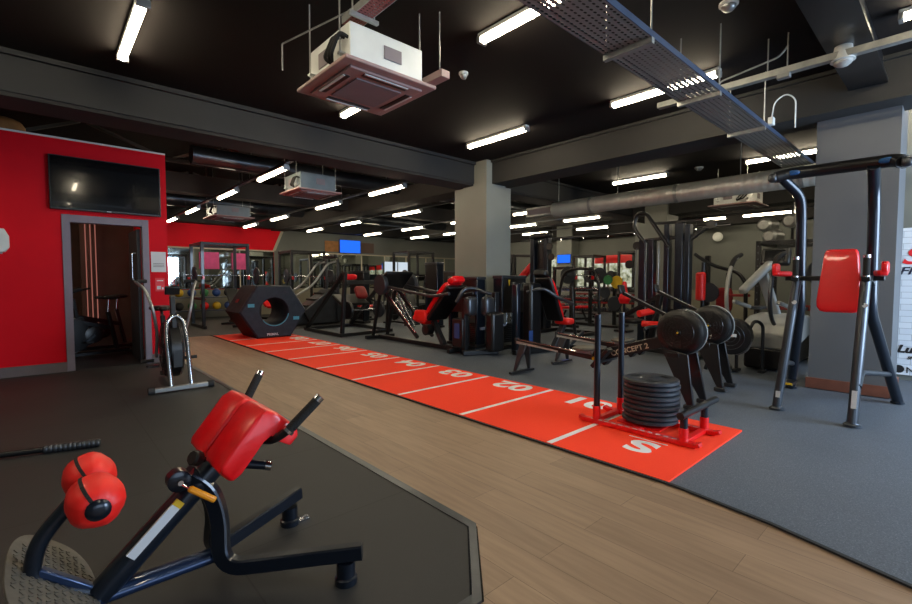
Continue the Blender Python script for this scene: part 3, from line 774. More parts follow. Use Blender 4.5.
# hip pads: slope then a lip folding over the top
S = R(52)
for y0, y1 in ((1.775, 1.985), (2.015, 2.225)):
    yc = (y0+y1)/2; hw = (y1-y0)/2
    prof = []
    base = V((.485, 0, .515)); u = V((math.cos(S), 0, math.sin(S))); n_ = V((-math.sin(S), 0, math.cos(S)))
    # closed section in xz: front face line, then round over the top and down the lip
    front = [base+u*0.0, base+u*.008+n_*.04, base+u*.03+n_*.05, base+u*.235+n_*.05, base+u*.275+n_*.03, base+u*.285-n_*.02, base+u*.28-n_*.08, base+u*.265-n_*.135, base+u*.25-n_*.15]
    back = [base+u*.205-n_*.145, base+u*.20-n_*.09, base+u*.21-n_*.05, base+u*.18-n_*.032, base+u*.03-n_*.032, base+u*.0-n_*.02]
    poly = [(p.x, y0+.0, p.z) for p in front+back]
    f = W(B0)
    # loft with rounded sides: three slices
    secs = [(y0, .86), (y0+.006, .95), (y0+.016, 1.0), (y1-.016, 1.0), (y1-.006, .95), (y1, .86)]
    cen = sum((p for p in front+back), V((0, 0, 0)))/len(front+back)
    vs = []; k = len(poly)
    for (yy, sc) in secs:
        for p in front+back:
            q = p - (p-cen).normalized()*(1-sc)*.09
            vs.append((q.x, yy, q.z))
    fs = []
    for i in range(len(secs)-1):
        for j in range(k):
            l = (j+1) % k; fs.append((i*k+j, i*k+l, (i+1)*k+l, (i+1)*k+j))
    fs.append(tuple(range(k-1, -1, -1))); fs.append(tuple((len(secs)-1)*k+j for j in range(k)))
    f.add(vs, fs); o = obj('hip_pad', f, 'red_vinyl', t, bevel=.008, seg=3)
f = W(B0); f.box((.585, 2.0, .585), (.18, .36, .012), rot=Matrix.Rotation(-S, 3, 'Y')); obj('pad_plate', f, 'black_steel', t, bevel=.003)
for sy, tip in ((-1, (.815, 1.70, .785)), (1, (.79, 2.30, .80))):
    y = 2.0+sy*.20
    f = W(B0); f.tube([(.62, y-sy*.12, .60), (.655, y+sy*.02, .625), (.72, y+sy*.07, .68)], .017, .03); hb = obj('handle_bracket', f, 'black_steel', t)
    a = V((.70, y+sy*.06, .665)); b_ = V(tip); dd = (b_-a).normalized()
    f = W(B0); f.tube([a, b_-dd*.02], .019, n=14); obj('hand_grip', f, 'black_foam', t)
    f = W(B0); f.tube([a-dd*.008, a+dd*.004], .0235, n=14); obj('grip_collar', f, 'chrome', hb); f = W(B0); f.tube([b_-dd*.022, b_], .018, n=14); obj('grip_cap', f, 'chrome', hb)
f = W(B0); f.cyl((.60, 1.93, .50), (.665, 1.90, .485), .018); q = obj('pad_adjust_tube', f, 'navy_steel', t)
f = W(B0); f.cyl((.665, 1.90, .485), (.685, 1.89, .480), .019); obj('tube_cap', f, 'chrome', q)
# ankle roller arm and rollers
f = W(B0); f.tube([(.12, 2.0, .145), (-.01, 2.0, .225), (-.055, 2.0, .28), (-.035, 2.0, .39), (.03, 2.0, .47), (.10, 2.0, .545)], .025, .07, 14); obj('roller_arm', f, 'navy_steel', t)
f = W(B0); f.cyl((.118, 1.80, .53), (.118, 2.20, .53), .015); obj('roller_axle', f, 'black_steel', t)
def roller(y0, y1, x=.112, z=.53, r=.080):
    f = W(B0); n = 36; prof = [(0, .035), (.004, .05), (.014, .068), (.035, .083), (.07, .088), (.105, .083), (.126, .068), (.136, .05), (.14, .035)]
    f.lathe((x, y0, z), (0, 1, 0), [(h*(y1-y0)/.14, rr*r/.088) for h, rr in prof], n)
    # gathers near the ends
    for i, v in enumerate(f.v):
        p = v+f.o; rel = V((p.x-x, 0, p.z-z)); rr = rel.length
        edge = abs((p.y-y0)/(y1-y0)-.5)*2
        a = math.atan2(rel.z, rel.x)
        if rr > .02 and edge > .3: f.v[i] = f.v[i] + rel.normalized()*(.0035*math.sin(a*14)*(edge-.3)+.002*math.sin(a*5+1))
    o = obj('ankle_roller', f, 'red_fabric', t)
    g = W(B0); g.lathe((x, y0+.006, z), (0, -1, 0), [(0, .034), (.01, .034), (.018, .026), (.022, .012)], 20); obj('end_cap', g, 'navy_steel', o)
    g = W(B0)
    pts = [(x+math.cos(R(118))*(rr*r/.088+.001), y0+h*(y1-y0)/.14, z+math.sin(R(118))*(rr*r/.088+.001)) for h, rr in prof]
    g.bar(pts, .003, .010, (math.cos(R(118)), 0, math.sin(R(118)))); obj('seam', g, 'black_foam', o, smooth=False)
roller(1.79, 1.97); roller(2.03, 2.21)
# tilted chequer foot plate with rounded ends
f = W(B0); pc = V((.0, 2.0, .235)); ta = R(42)
pl = []
for k in range(40):
    a = 2*PI*k/40
    cx = math.copysign(abs(math.cos(a))**.75, math.cos(a))*.155; cy = math.copysign(abs(math.sin(a))**.75, math.sin(a))*.33
    pl.append((pc.x+cx*math.cos(ta), pc.y+cy, pc.z-cx*math.sin(ta)))
f.prism(pl, (.006*math.sin(ta), 0, .008)); fp = obj('foot_plate', f, 'tread_grey', t, bevel=.002)
f = W(B0); rt = Matrix.Rotation(ta, 3, 'Y')
for i in range(-5, 6):
    for j in range(-11, 12):
        if (i/6.0)**2+(j/12.5)**2 > .92: continue
        f.box(pc+rt @ V((i*.026, j*.024, .0105)), (.018, .006, .003), rot=rt @ Matrix.Rotation(R(45 if (i+j) % 2 else -45), 3, 'Z'))
obj('tread_pattern', f, 'tread_grey', fp, smooth=False)
f = W(B0); f.bar([pc+rt @ V((-.07, 0, .022)), pc+rt @ V((.13, 0, .022))], .026, .036, rt @ V((0, 0, 1))); obj('plate_bracket', f, 'blue_steel', t, bevel=.006)

# handle bar lying on the mat at the left edge
t = thing('padded_bar', 'black bar with knurled rubber grip lying on the mat at the left edge', 'bar', (-.4, 4.40, .012))
obj('shaft', MB((-.4, 4.40, .012)).cyl((-1.3, 4.72, .042), (.02, 4.34, .042), .022, 14), 'black_steel', t)
g = MB((-.4, 4.40, .012)); a = V((-.02, 4.352, .042)); dd = V((.3, -.087, 0)).normalized()
for k in range(12): g.lathe(a+dd*k*.027, dd, [(0, .026), (.006, .030), (.02, .030), (.027, .026)], 14)
obj('grip', g, 'gunmetal', t)

# ================================================================== AIR BIKE
A0 = (1.12, 6.3, .012)
t = thing('air_bike', 'fan exercise bike with chrome fork and moving arms beside the doorway', 'exercise bike', A0)
f = W(A0); f.bar([(.86, 5.82, .05), (1.42, 5.82, .05)], .05, .06); fb = obj('stabiliser', f, 'silver', t, bevel=.008)
for x in (.85, 1.43): obj('rubber_foot', W(A0).cyl((x-.03, 5.82, .05), (x+.03, 5.82, .05), .038, 14), 'black_rubber', fb)
f = W(A0); f.bar([(.84, 6.85, .05), (1.30, 6.85, .05)], .05, .06); fb = obj('stabiliser', f, 'gunmetal', t, bevel=.008)
for x in (.84, 1.30): obj('rubber_foot', W(A0).cyl((x-.03, 6.85, .05), (x+.03, 6.85, .05), .038, 14), 'black_rubber', fb)
f = W(A0); f.tube([(1.04, 5.84, .05), (1.03, 5.98, .62), (1.045, 6.02, .78), (1.13, 6.03, .86), (1.215, 6.02, .78), (1.23, 5.98, .62), (1.24, 5.84, .05)], .023, .07); obj('fork', f, 'chrome', t)
f = W(A0); f.lathe((1.06, 6.22, .44), (1, 0, 0), [(0, .30), (.01, .325), (.11, .325), (.12, .30)], 36); fn = obj('fan_housing', f, 'black_plastic', t)
for xx in (1.05, 1.19):
    f = W(A0)
    for rr in (.08, .13, .18, .23, .28, .315): f.ring((xx, 6.22, .44), (1, 0, 0), rr, .004, 30, 5)
    for k in range(12):
        a = k*PI/6; f.cyl((xx, 6.22+.04*math.cos(a), .44+.04*math.sin(a)), (xx, 6.22+.32*math.cos(a), .44+.32*math.sin(a)), .004, 5)
    obj('fan_cage', f, 'gunmetal', fn)
f = W(A0)
f.box((1.125, 5.905, .36), (.10, .02, .2)); obj('front_guard', f, 'black_plastic', t, bevel=.008)
text('lettering', 'AIR', .10, (1.10, 5.892, .40), (R(90), R(90), 0), 'logo_red', t); bpy.context.view_layer.update()
t.children[-1].location = Vector(t.children[-1].location)-V(A0)
f = W(A0); f.bar([(1.125, 6.2, .16), (1.125, 6.85, .06)], .06, .05).bar([(1.125, 6.52, .3), (1.125, 6.72, .80)], .05, .05, (0, 1, 0)).bar([(1.125, 6.0, .5), (1.125, 6.55, .36)], .05, .05).bar([(1.125, 6.05, .7), (1.125, 6.12, 1.06)], .05, .05, (0, 1, 0)); obj('frame', f, 'black_steel', t, bevel=.006)
f = W(A0); f.cyl((1.125, 6.71, .70), (1.125, 6.78, .86), .018); sp_ = obj('seat_post', f, 'chrome', t)
f = W(A0); f.pillow((1.125, 6.80, .895), (.26, .26, .07), p=2.6).pillow((1.125, 6.66, .895), (.10, .18, .06), p=2.6); obj('saddle', f, 'black_plastic', t)
for s_, pz in ((-1, .25), (1, .36)):
    x = 1.125+s_*.10
    f = W(A0); f.bar([(x, 6.40, .33), (x, 6.40+s_*.14, pz)], .03, .012, (0, 0, 1)); cr = obj('crank', f, 'gunmetal', t, bevel=.003)
    f = W(A0); f.box((x+s_*.09, 6.40+s_*.14, pz), (.12, .09, .025)); obj('pedal', f, 'black_plastic', cr, bevel=.005)
for s_ in (-1, 1):
    x = 1.125+s_*.14
    arm = [(x, 6.34, .34), (x, 6.22, .62), (x+s_*.05, 6.12, .92), (x+s_*.10, 6.24, 1.14), (x+s_*.17, 6.40, 1.23)]
    f = W(A0); f.tube(arm, .017, .09); ar = obj('moving_arm', f, 'silver', t)
    f = W(A0); f.tube([(x+s_*.17, 6.40, 1.235), (x+s_*.06, 6.46, 1.235)], .022, n=12); obj('hand_grip', f, 'black_foam', ar)
    f = W(A0); f.cyl((x+s_*.02, 6.36, .30), (x+s_*.15, 6.36, .30), .02, 12); obj('foot_peg', f, 'black_rubber', ar)
f = W(A0); f.box((1.125, 6.10, 1.13), (.15, .04, .10), rot=Matrix.Rotation(R(20), 3, 'X')); cn = obj('console', f, 'black_plastic', t, bevel=.01)
f = W(A0); f.box((1.125, 6.125, 1.13), (.11, .004, .06), rot=Matrix.Rotation(R(20), 3, 'X')); obj('display', f, 'screen_black', cn, smooth=False)

# ================================================================== PUSH SLED
S0 = (3.76, 1.75, .016)
t = thing('push_sled', 'red push sled with two tall black posts on the turf track', 'sled', S0)
for x, ya, yb in ((3.51, 1.22, 2.22), (3.92, 1.22, 2.22)):
    f = W(S0); f.bar([(x, ya+.03, .038), (x, yb-.03, .038)], .036, .06); f.bar([(x, ya, .052), (x, ya+.04, .040)], .03, .06).bar([(x, yb, .052), (x, yb-.04, .040)], .03, .06)
    rl = obj('rail', f, 'red_paint', t, bevel=.004)
    for k in range(13): obj('slot_mark', W(S0).box((x-.012, ya+.12+k*.062, .0568), (.012, .035, .002)), 'label_white', rl, smooth=False)
for yy, hh_ in ((2.08, .05), (1.34, .05), (1.72, .08)): obj('cross_member', W(S0).bar([(3.50, yy, .043), (3.93, yy, .043)], .035, hh_), 'red_paint', t, bevel=.004)
f = W(S0); f.box((3.75, 1.73, .056), (.34, .36, .006)); obj('load_plate', f, 'red_paint', t, smooth=False)
for x in (3.51, 3.92):
    f = W(S0); f.cyl((x, 2.06, .05), (x, 2.06, .17), .032); sk = obj('post_socket', f, 'red_paint', t)
    f = W(S0); f.cyl((x, 2.06, .17), (x, 2.06, .955), .026, 16); obj('tall_post', f, 'navy_steel', t)
    f = W(S0); f.cyl((x, 1.34, .05), (x, 1.34, .15), .033); obj('post_socket', f, 'red_paint', t)
    f = W(S0); f.cyl((x, 1.34, .15), (x, 1.34, .225), .027); obj('short_post', f, 'navy_steel', t)
f = W(S0); f.cyl((3.44, 1.34, .25), (4.16, 1.34, .25), .028, 16); obj('low_handle', f, 'black_steel', t)
# weight plates
def plate():
    t = thing('weight_plate', '', 'weight plate', (0, 0, 0))
    obj('disc', MB().lathe((0, 0, 0), (0, 0, 1), [(0, .19), (.003, .212), (.009, .2205), (.029, .2205), (.036, .212), (.039, .20), (.039, .19), (.034, .18), (.034, .08), (.039, .07), (.039, .03)], 44), 'plate_rubber', t)
    obj('hub', MB().lathe((0, 0, .002), (0, 0, 1), [(0, .03), (.037, .034), (.0375, .03)], 22), 'gunmetal', t)
    return t
p0 = plate(); NP = 9
pname = ['bottom', 'second from the bottom', 'third from the bottom', 'fourth from the bottom', 'middle', 'fourth from the top', 'third from the top', 'second from the top', 'top']
for k in range(NP):
    o = p0 if k == 0 else dup(p0, (0, 0, 0))
    o.location = (3.77+.006*math.sin(k*2.1), 1.71+.006*math.cos(k*3.3), .076+k*.0400); o.rotation_euler = (0, 0, k*.9)
    o['label'] = 'black rubber weight plate on the red sled, %s of the stack' % pname[k]; o['group'] = 'weight plates stacked on the sled'
for k in range(3):
    a = k*2*PI/3+.6
    obj('grip_recess', MB().box((math.cos(a)*.135, math.sin(a)*.135, .0368), (.10, .035, .002), rz=a+PI/2), 'black_plastic', o, bevel=.0)
text('number', '20', .05, (-.02, .07, .0375), (0, 0, R(-40)), 'label_white', o, .0003, .002)

# ================================================================== POWER TOWER
T0 = (5.75, .85, .012)
t = thing('power_tower', 'tall navy pull-up and dip tower with red back pad in front of the right pillar', 'pull-up tower', T0)
fl, fr_, bl, br_ = V((5.21, 1.14, .03)), V((5.07, .57, .03)), V((6.36, 1.26, .03)), V((6.36, .375, .03))
armL, armR = V((5.36, 1.045, 1.24)), V((5.30, .545, 1.24))
pL, pR = V((5.72, 1.085, 1.0)), V((5.72, .545, 1.0))
for nm, foot, top, lab in (('L', fl, armL, 1), ('R', fr_, armR, 0)):
    f = W(T0); f.oval([foot, top], .038, .046, (0, 1, 0), n=18); lg = obj('front_leg', f, 'gunmetal' if True else '', t)
    f = W(T0); f.lathe((foot.x, foot.y, .012), (0, 0, 1), [(0, .062), (.012, .062), (.02, .05), (.028, .046)], 24); obj('foot_disc', f, 'gunmetal', lg)
    dd = (top-foot).normalized(); u_ = V((-dd.z, 0, dd.x))
    f = W(T0); f.box(foot+dd*(.20 if not lab else .12)+V((-.047, -.004, .012)), (.003, .036, .15 if not lab else .06), rot=Matrix.Rotation(math.atan2(dd.x, dd.z), 3, 'Y')); obj('instruction_label', f, 'label_white', lg, smooth=False)
    f = W(T0); f.lathe(foot+dd*1.02+V((-.04, -.015, .0)), (-1, 0, .2), [(0, .02), (.006, .02)], 16); obj('round_badge', f, 'label_white', lg)
for foot, mid, s_ in ((bl, pL, 1), (br_, pR, -1)):
    f = W(T0); f.tube([foot, mid+V((.02, 0, -.05)), mid+V((0, 0, .12)), V((5.66, mid.y, 1.9)), V((5.60, mid.y+s_*.0, 2.08)), V((5.40, mid.y+s_*.06+.05, 2.24))], .045, .16, 18); ps = obj('rear_post', f, 'navy_steel', t)
    f = W(T0); f.lathe((foot.x, foot.y, .012), (0, 0, 1), [(0, .055), (.012, .055), (.02, .045), (.028, .042)], 24); obj('foot_disc', f, 'navy_steel', ps)
for a, b_ in ((fl, bl), (fr_, br_)):
    p = a+(armL-fl)*.26; q = b_+(V((5.74, p.y, 1.0))-b_)*.30
    f = W(T0); f.tube([p, V((p.x+.15, p.y, p.z+.10)), q], .026, .06); obj('side_brace', f, 'gunmetal', t)
# step rest with yellow edge
f = W(T0); f.box((5.66, 1.14, .20), (.22, .10, .03)); st = obj('step', f, 'black_steel', t, bevel=.004)
f = W(T0); f.box((5.545, 1.14, .205), (.012, .10, .02)); obj('step_edge', f, 'yellow_plastic', st, smooth=False)
# pull-up bar with wing ends
bar = [(5.36, 1.25, 2.25), (5.42, 1.14, 2.28), (5.47, .98, 2.285), (5.48, .66, 2.285), (5.42, .40, 2.27), (5.34, .34, 2.23)]
f = W(T0); f.sweep(bar, [(.056*math.cos(a)*1.0, .066*math.sin(a)) for a in [2*PI*i/14 for i in range(14)]], (0, 0, 1), .1, 5, False); obj('pull_up_bar', f, 'black_plastic', t)
for c in ((5.375, 1.14, 2.275), (5.375, .42, 2.27)):
    f = W(T0); f.pillow(c, (.05, .17, .05)); obj('brand_mark', f, 'brand_blue', t)
for c in ((5.34, 1.26, 2.245), (5.32, .32, 2.225)):
    f = W(T0); f.pillow(c, (.10, .08, .085)); obj('end_cap', f, 'gunmetal', t)
# dip arms
f = W(T0); f.bar([(5.52, 1.17, 1.265), (5.52, .44, 1.265)], .045, .05); obj('cross_bar', f, 'black_steel', t, bevel=.008)
for y, s_ in ((1.085, 1), (.545, -1)):
    gy = 1.03 if s_ > 0 else .535
    f = W(T0); f.bar([(5.70, y, 1.22), (5.50, y, 1.265), (5.20, gy, 1.265)], .055, .06, (0, 0, 1)); am = obj('dip_arm', f, 'black_steel', t, bevel=.008)
    f = W(T0); f.cyl((5.22, gy, 1.28), (5.22, gy, 1.44), .025, 14); obj('hand_grip', f, 'black_foam', am)
    f = W(T0); f.cyl((5.22, gy, 1.44), (5.22, gy, 1.465), .026, 14); obj('grip_cap', f, 'chrome', am); f = W(T0); f.cyl((5.22, gy, 1.275), (5.22, gy, 1.29), .029, 14); obj('grip_collar', f, 'chrome', am)
    f = W(T0); f.pillow((5.40, y+s_*.085, 1.31), (.30, .075, .055), Matrix.Rotation(R(-12)*s_, 3, 'Z'), 4).pillow((5.32, y+s_*.12, 1.355), (.14, .05, .11), None, 4); obj('elbow_pad', f, 'red_vinyl', t)
# back pad
poly = []
def padpt(y, z): return (5.46, y, z)
out = [(-.130, .965), (-.10, .955), (.10, .955), (.130, .965), (.155, 1.0), (.160, 1.06), (.148, 1.2), (.134, 1.34), (.125, 1.46), (.118, 1.50), (.105, 1.525), (.08, 1.53), (-.08, 1.53), (-.105, 1.525), (-.118, 1.50), (-.125, 1.46), (-.134, 1.34), (-.148, 1.2), (-.160, 1.06), (-.155, 1.0)]
f = W(T0); yc = .73
secs = [(5.43, .94), (5.42, .985), (5.40, 1.0), (5.375, 1.0), (5.355, .98), (5.348, .94), (5.346, .85)]
vs = []; k = len(out)
for (xx, sc) in secs:
    for (dy, z) in out: vs.append((xx+.10*(z-1.25), yc+dy*sc, 1.245+(z-1.245)*(1-(1-sc)*.6)))
fs = []
for i in range(len(secs)-1):
    for j in range(k):
        l = (j+1) % k; fs.append((i*k+j, i*k+l, (i+1)*k+l, (i+1)*k+j))
fs.append(tuple(range(k-1, -1, -1))); fs.append(tuple((len(secs)-1)*k+j for j in range(k)))
f.add(vs, fs); obj('back_pad', f, 'red_vinyl', t)
f = W(T0); f.bar([(5.50, .79, 1.265), (5.44, .79, 1.265)], .1, .08); obj('pad_bracket', f, 'black_steel', t, smooth=False)

# ================================================================== ROWERS
def rower(x, y, lb, rz=0):
    t = thing('rowing_machine', lb, 'rowing machine', (x, y, .012), rz)
    # local: y grows towards the seat end, flywheel at y = 0
    z0 = .715; KR = .90
    f = MB(); f.lathe((-.07, 0, z0), (1, 0, 0), [(0, .165), (.01, .205), (.03, .228), (.11, .228), (.13, .205), (.14, .165)], 44); fw = obj('flywheel_housing', f, 'black_plastic', t)
    for s_ in (-1, 1):
        f = MB()
        for rr in (.06, .09, .12, .15): f.ring((s_*.073, 0, z0), (1, 0, 0), rr, .003, 30, 5)
        for k in range(10):
            a = k*PI/5; f.bar([(s_*.073, .03*math.cos(a), z0+.03*math.sin(a)), (s_*.073, .16*math.cos(a), z0+.16*math.sin(a))], .006, .006, (1, 0, 0))
        obj('perforated_cage', f, 'black_steel', fw)
        f = MB(); f.lathe((s_*.072, 0, z0), (s_, 0, 0), [(0, .03), (.01, .024), (.014, .01)], 18); hb = obj('hub', f, 'black_steel', fw)
        f = MB(); f.lathe((s_*.086, 0, z0), (s_, 0, 0), [(0, .010), (.003, .008)], 12); obj('hub_mark', f, 'yellow_plastic', hb)
    f = MB(); f.ring((.062, 0, z0), (1, 0, 0), .224, .007, 44, 8); obj('damper_ring', f, 'silver_plastic', fw)
    # front legs
    for s_ in (-1, 1):
        f = MB(); f.prism([(s_*.10, .14, z0-.16), (s_*.10, -.12, z0-.2), (s_*.15, -.20, .03), (s_*.15, -.14, .03)], (s_*.03, 0, 0)); lg = obj('front_leg', f, 'black_steel', t, bevel=.006)
        f = MB(); f.box((s_*.165, -.17, .02), (.06, .12, .04)); obj('caster_foot', f, 'black_rubber', lg, bevel=.008)
    f = MB(); f.bar([(-.14, .02, z0-.22), (.14, .02, z0-.22)], .05, .12); obj('leg_bridge', f, 'black_steel', t, bevel=.006)
    # main rising beam with lettering
    f = MB(); f.prism([(-.045, .10, z0-.02), (-.045, .10, z0-.15), (-.045, .92, .30), (-.045, .98, .34), (-.045, .95, .42)], (.09, 0, 0)); bm_ = obj('main_beam', f, 'black_steel', t, bevel=.01)
    ang = math.atan2((z0-.085)-.36, .10-.93)
    tx = text('lettering', 'CONCEPT 2', .078, (-.048, .72, .392), (R(90), 0, R(-90)), 'cream_trim', bm_, .0006, .0015, sx=1.05)
    tx.rotation_euler = Matrix(((0, 0, -1), (-math.cos(PI-ang), -math.sin(PI-ang)*-1*-1, 0), (math.sin(PI-ang), -math.cos(PI-ang)*-1, 0))).to_euler()
    f = MB(); f.lathe((-.0475, .945, .335), (-1, 0, 0), [(0, .02), (.003, .02)], 14); obj('round_mark', f, 'yellow_plastic', bm_)
    # monorail
    f = MB(); f.bar([(0, .95, .335), (0, 2.12, .415)], .055, .05, (0, 0, 1)); mr = obj('monorail', f, 'dark_red' if False else 'black_steel', t, bevel=.006)
    f = MB(); f.bar([(0, .97, .366), (0, 2.12, .446)], .006, .034, (0, 0, 1)); obj('steel_track', f, 'chrome', mr)
    f = MB(); f.prism([(-.0265, 2.12, .42), (-.0265, 2.12, .385), (-.0265, 1.45, .345), (-.0265, 1.45, .365)], (.001, 0, 0)); obj('rail_label', f, 'silver_plastic', mr, smooth=False)
    f = MB(); f.box((0, 2.13, .42), (.07, .03, .08)); obj('end_stop', f, 'black_rubber', mr, bevel=.006)
    for s_ in (-1, 1):
        f = MB(); f.prism([(s_*.02, 2.05, .39), (s_*.02, 1.93, .38), (s_*.13, 2.02, .04), (s_*.13, 2.06, .04)], (s_*.03, 0, 0)); obj('rear_leg', f, 'gunmetal', t, bevel=.006)
    f = MB(); f.bar([(-.24, 2.04, .02), (.24, 2.04, .02)], .03, .05); obj('rear_foot', f, 'black_steel', t, bevel=.006)
    # seat
    f = MB(); f.pillow((0, 1.08, .435), (.33, .25, .05), p=3); st = obj('seat', f, 'tread_grey', t)
    f = MB(); f.box((0, 1.08, .40), (.09, .2, .05)); obj('seat_carriage', f, 'silver_plastic', st, bevel=.008)
    # footrests
    for s_ in (-1, 1):
        f = MB(); f.box((s_*.12, .80, .37), (.11, .05, .30), rot=Matrix.Rotation(R(42), 3, 'X')); fr2 = obj('footrest', f, 'black_plastic', t, bevel=.012)
        f = MB(); f.box((s_*.12, .835, .385), (.13, .012, .04), rot=Matrix.Rotation(R(42), 3, 'X')); obj('foot_strap', f, 'black_foam', fr2)
    f = MB(); f.cyl((-.20, .79, .33), (.20, .79, .33), .012); obj('footrest_axle', f, 'gunmetal', t)
    # handle and monitor arm
    f = MB(); f.tube([(-.24, .26, z0+.02), (-.12, .30, z0+.03), (.12, .30, z0+.03), (.24, .26, z0+.02)], .015, .05); obj('pull_handle', f, 'black_foam', t)
    f = MB(); f.bar([(0, .05, z0+.12), (0, .62, z0+.38)], .035, .03); ma = obj('monitor_arm', f, 'black_steel', t, bevel=.004)
    f = MB(); f.bar([(0, .06, z0+.141), (0, .60, z0+.388)], .004, .03); obj('arm_strip', f, 'silver_plastic', ma, smooth=False)
    f = MB(); f.box((0, .64, z0+.42), (.12, .03, .10), rot=Matrix.Rotation(R(-15), 3, 'X')); mo = obj('monitor', f, 'black_plastic', t, bevel=.01)
    f = MB(); f.box((0, .658, z0+.43), (.08, .004, .05), rot=Matrix.Rotation(R(-15), 3, 'X')); obj('display', f, 'screen_black', mo, smooth=False)
    return t
rower(4.74, 1.86, 'black rowing machine nearest the red track, behind the sled')
rower(5.74, 1.92, 'black rowing machine farther from the red track, beside the first one')

# ================================================================== HEXAGONAL FLIP TYRE
H0 = (3.70, 9.85, .016)
t = thing('flip_tyre', 'large dark hexagonal padded flip tyre standing at the far end of the track', 'training tyre', H0)
Rh = .675; hz = Rh*math.cos(PI/6)
hexp = [(Rh*math.cos(PI/3*k), Rh*math.sin(PI/3*k)+hz) for k in range(6)]; SX = 1.06; SZ = .955
f = MB(); n = 48; rin = .27
def hexr(a):
    a = (a+PI/6) % (PI/3)-PI/6
    return None
vs = []; fs = []
def hexpt(a):
    k = int(math.floor(a/(PI/3))) % 6; p = V(hexp[k]+(0,)) if False else Vector((hexp[k][0], hexp[k][1]-hz)); q = Vector((hexp[(k+1) % 6][0], hexp[(k+1) % 6][1]-hz))
    d = Vector((math.cos(a), math.sin(a))); e = q-p
    tt = (p.x*e.y-p.y*e.x)/(d.x*e.y-d.y*e.x)
    return d*tt
slices = [(0, 'o', .0), (.0, 'i', 0), (.78, 'i', 0), (.78, 'o', 0)]
lo = []
for i in range(n):
    a = 2*PI*i/n; o_ = hexpt(a); i_ = Vector((math.cos(a)*1.06/SX, math.sin(a)*1.06/SZ))*rin
    for (yy, pt) in ((0.03, o_), (0.0, o_*.95), (0.0, i_*1.08), (0.03, i_), (.75, i_), (.78, i_*1.08), (.78, o_*.95), (.75, o_)):
        vs.append((pt.x, yy, pt.y+hz))
for i in range(n):
    j = (i+1) % n
    for k in range(8):
        l = (k+1) % 8; fs.append((i*8+k, i*8+l, j*8+l, j*8+k))
vs = [(p[0]*SX, p[1]*1.28, p[2]*SZ) for p in vs]
f.add(vs, fs); cv = obj('vinyl_cover', f, 'tyre_vinyl', t)
f = MB(); 
f2 = MB(); f2.tube([(rin*1.12*math.cos(2*PI*k/40), -.002, SZ*hz+rin*1.12*math.sin(2*PI*k/40)) for k in range(24, 40)], .012, n=6); obj('printed_ring', f2, 'cyan_print', cv)
for a in (158, -25):
    x, z = .52*math.cos(R(a)), (hz+.40*math.sin(R(a)))*SZ
    obj('printed_mark', MB().box((x, -.003, z), (.13, .006, .07)), 'cyan_print', cv, smooth=False)
text('lettering', 'PRIMAL', .075, (-.17, -.004, .05), (R(90), 0, 0), 'label_white', cv, .001, .001)
obj('rear_print', MB().box((-.60, .5, .79), (.012, .16, .08), rot=Matrix.Rotation(R(30), 3, 'Y')), 'dark_red', cv, smooth=False)

# ================================================================== GENERIC GYM BUILDERS
def power_rack(x0, x1, y0, y1, h, lb, mt='black_steel', barbell=True, cat='power rack'):
    o = (round((x0+x1)/2, 3), round((y0+y1)/2, 3), .012)
    t = thing('power_rack', lb, cat, o)
    for x in (x0, x1):
        for y in (y0, y1):
            p = obj('upright', W(o).bar([(x, y, .012), (x, y, h)], .075, .075, (0, 1, 0)), mt, t, bevel=.006)
            g = W(o)
            for k in range(14): g.box((x-.039, y, .3+k*.12), (.002, .02, .025))
            obj('hole_marks', g, 'gunmetal', p, smooth=False)
    for y in (y0, y1): obj('top_beam', W(o).bar([(x0, y, h-.04), (x1, y, h-.04)], .07, .07), mt, t, bevel=.006)
    for x in (x0, x1):
        obj('top_beam', W(o).bar([(x, y0, h-.04), (x, y1, h-.04)], .07, .07), mt, t, bevel=.006)
        obj('base_beam', W(o).bar([(x, y0-.15, .05), (x, y1+.1, .05)], .07, .07), mt, t, bevel=.006)
        obj('safety_bar', W(o).bar([(x+.05, y0, .75), (x+.05, y1, .75)], .05, .04), 'dark_red', t, bevel=.004)
    obj('chin_bar', W(o).cyl((x0, (y0+y1)/2, h-.02), (x1, (y0+y1)/2, h-.02), .016, 10), 'chrome', t)
    if barbell:
        c = ((x0+x1)/2, y0-.06, 1.35)
        for x in (x0, x1): obj('bar_hook', W(o).box((x, y0-.06, 1.31), (.05, .08, .09)), 'red_paint', t, bevel=.005)
        b_ = thing('barbell', 'chrome barbell racked on the '+' '.join(lb.split(',')[0].split()[:11]), 'barbell', c)
        obj('shaft', W(c).cyl((c[0]-.95, c[1], 1.372), (c[0]+.95, c[1], 1.372), .014, 10), 'chrome', b_)
        for s_ in (-1, 1):
            obj('plate', W(c).lathe((c[0]+s_*.72, c[1], 1.372), (s_, 0, 0), [(0, .05), (.001, .21), (.03, .225), (.05, .21), (.051, .05)], 26), 'plate_rubber', b_)
            obj('collar', W(c).cyl((c[0]+s_*.70, c[1], 1.372), (c[0]+s_*.82, c[1], 1.372), .03, 12), 'chrome', b_)
    return t
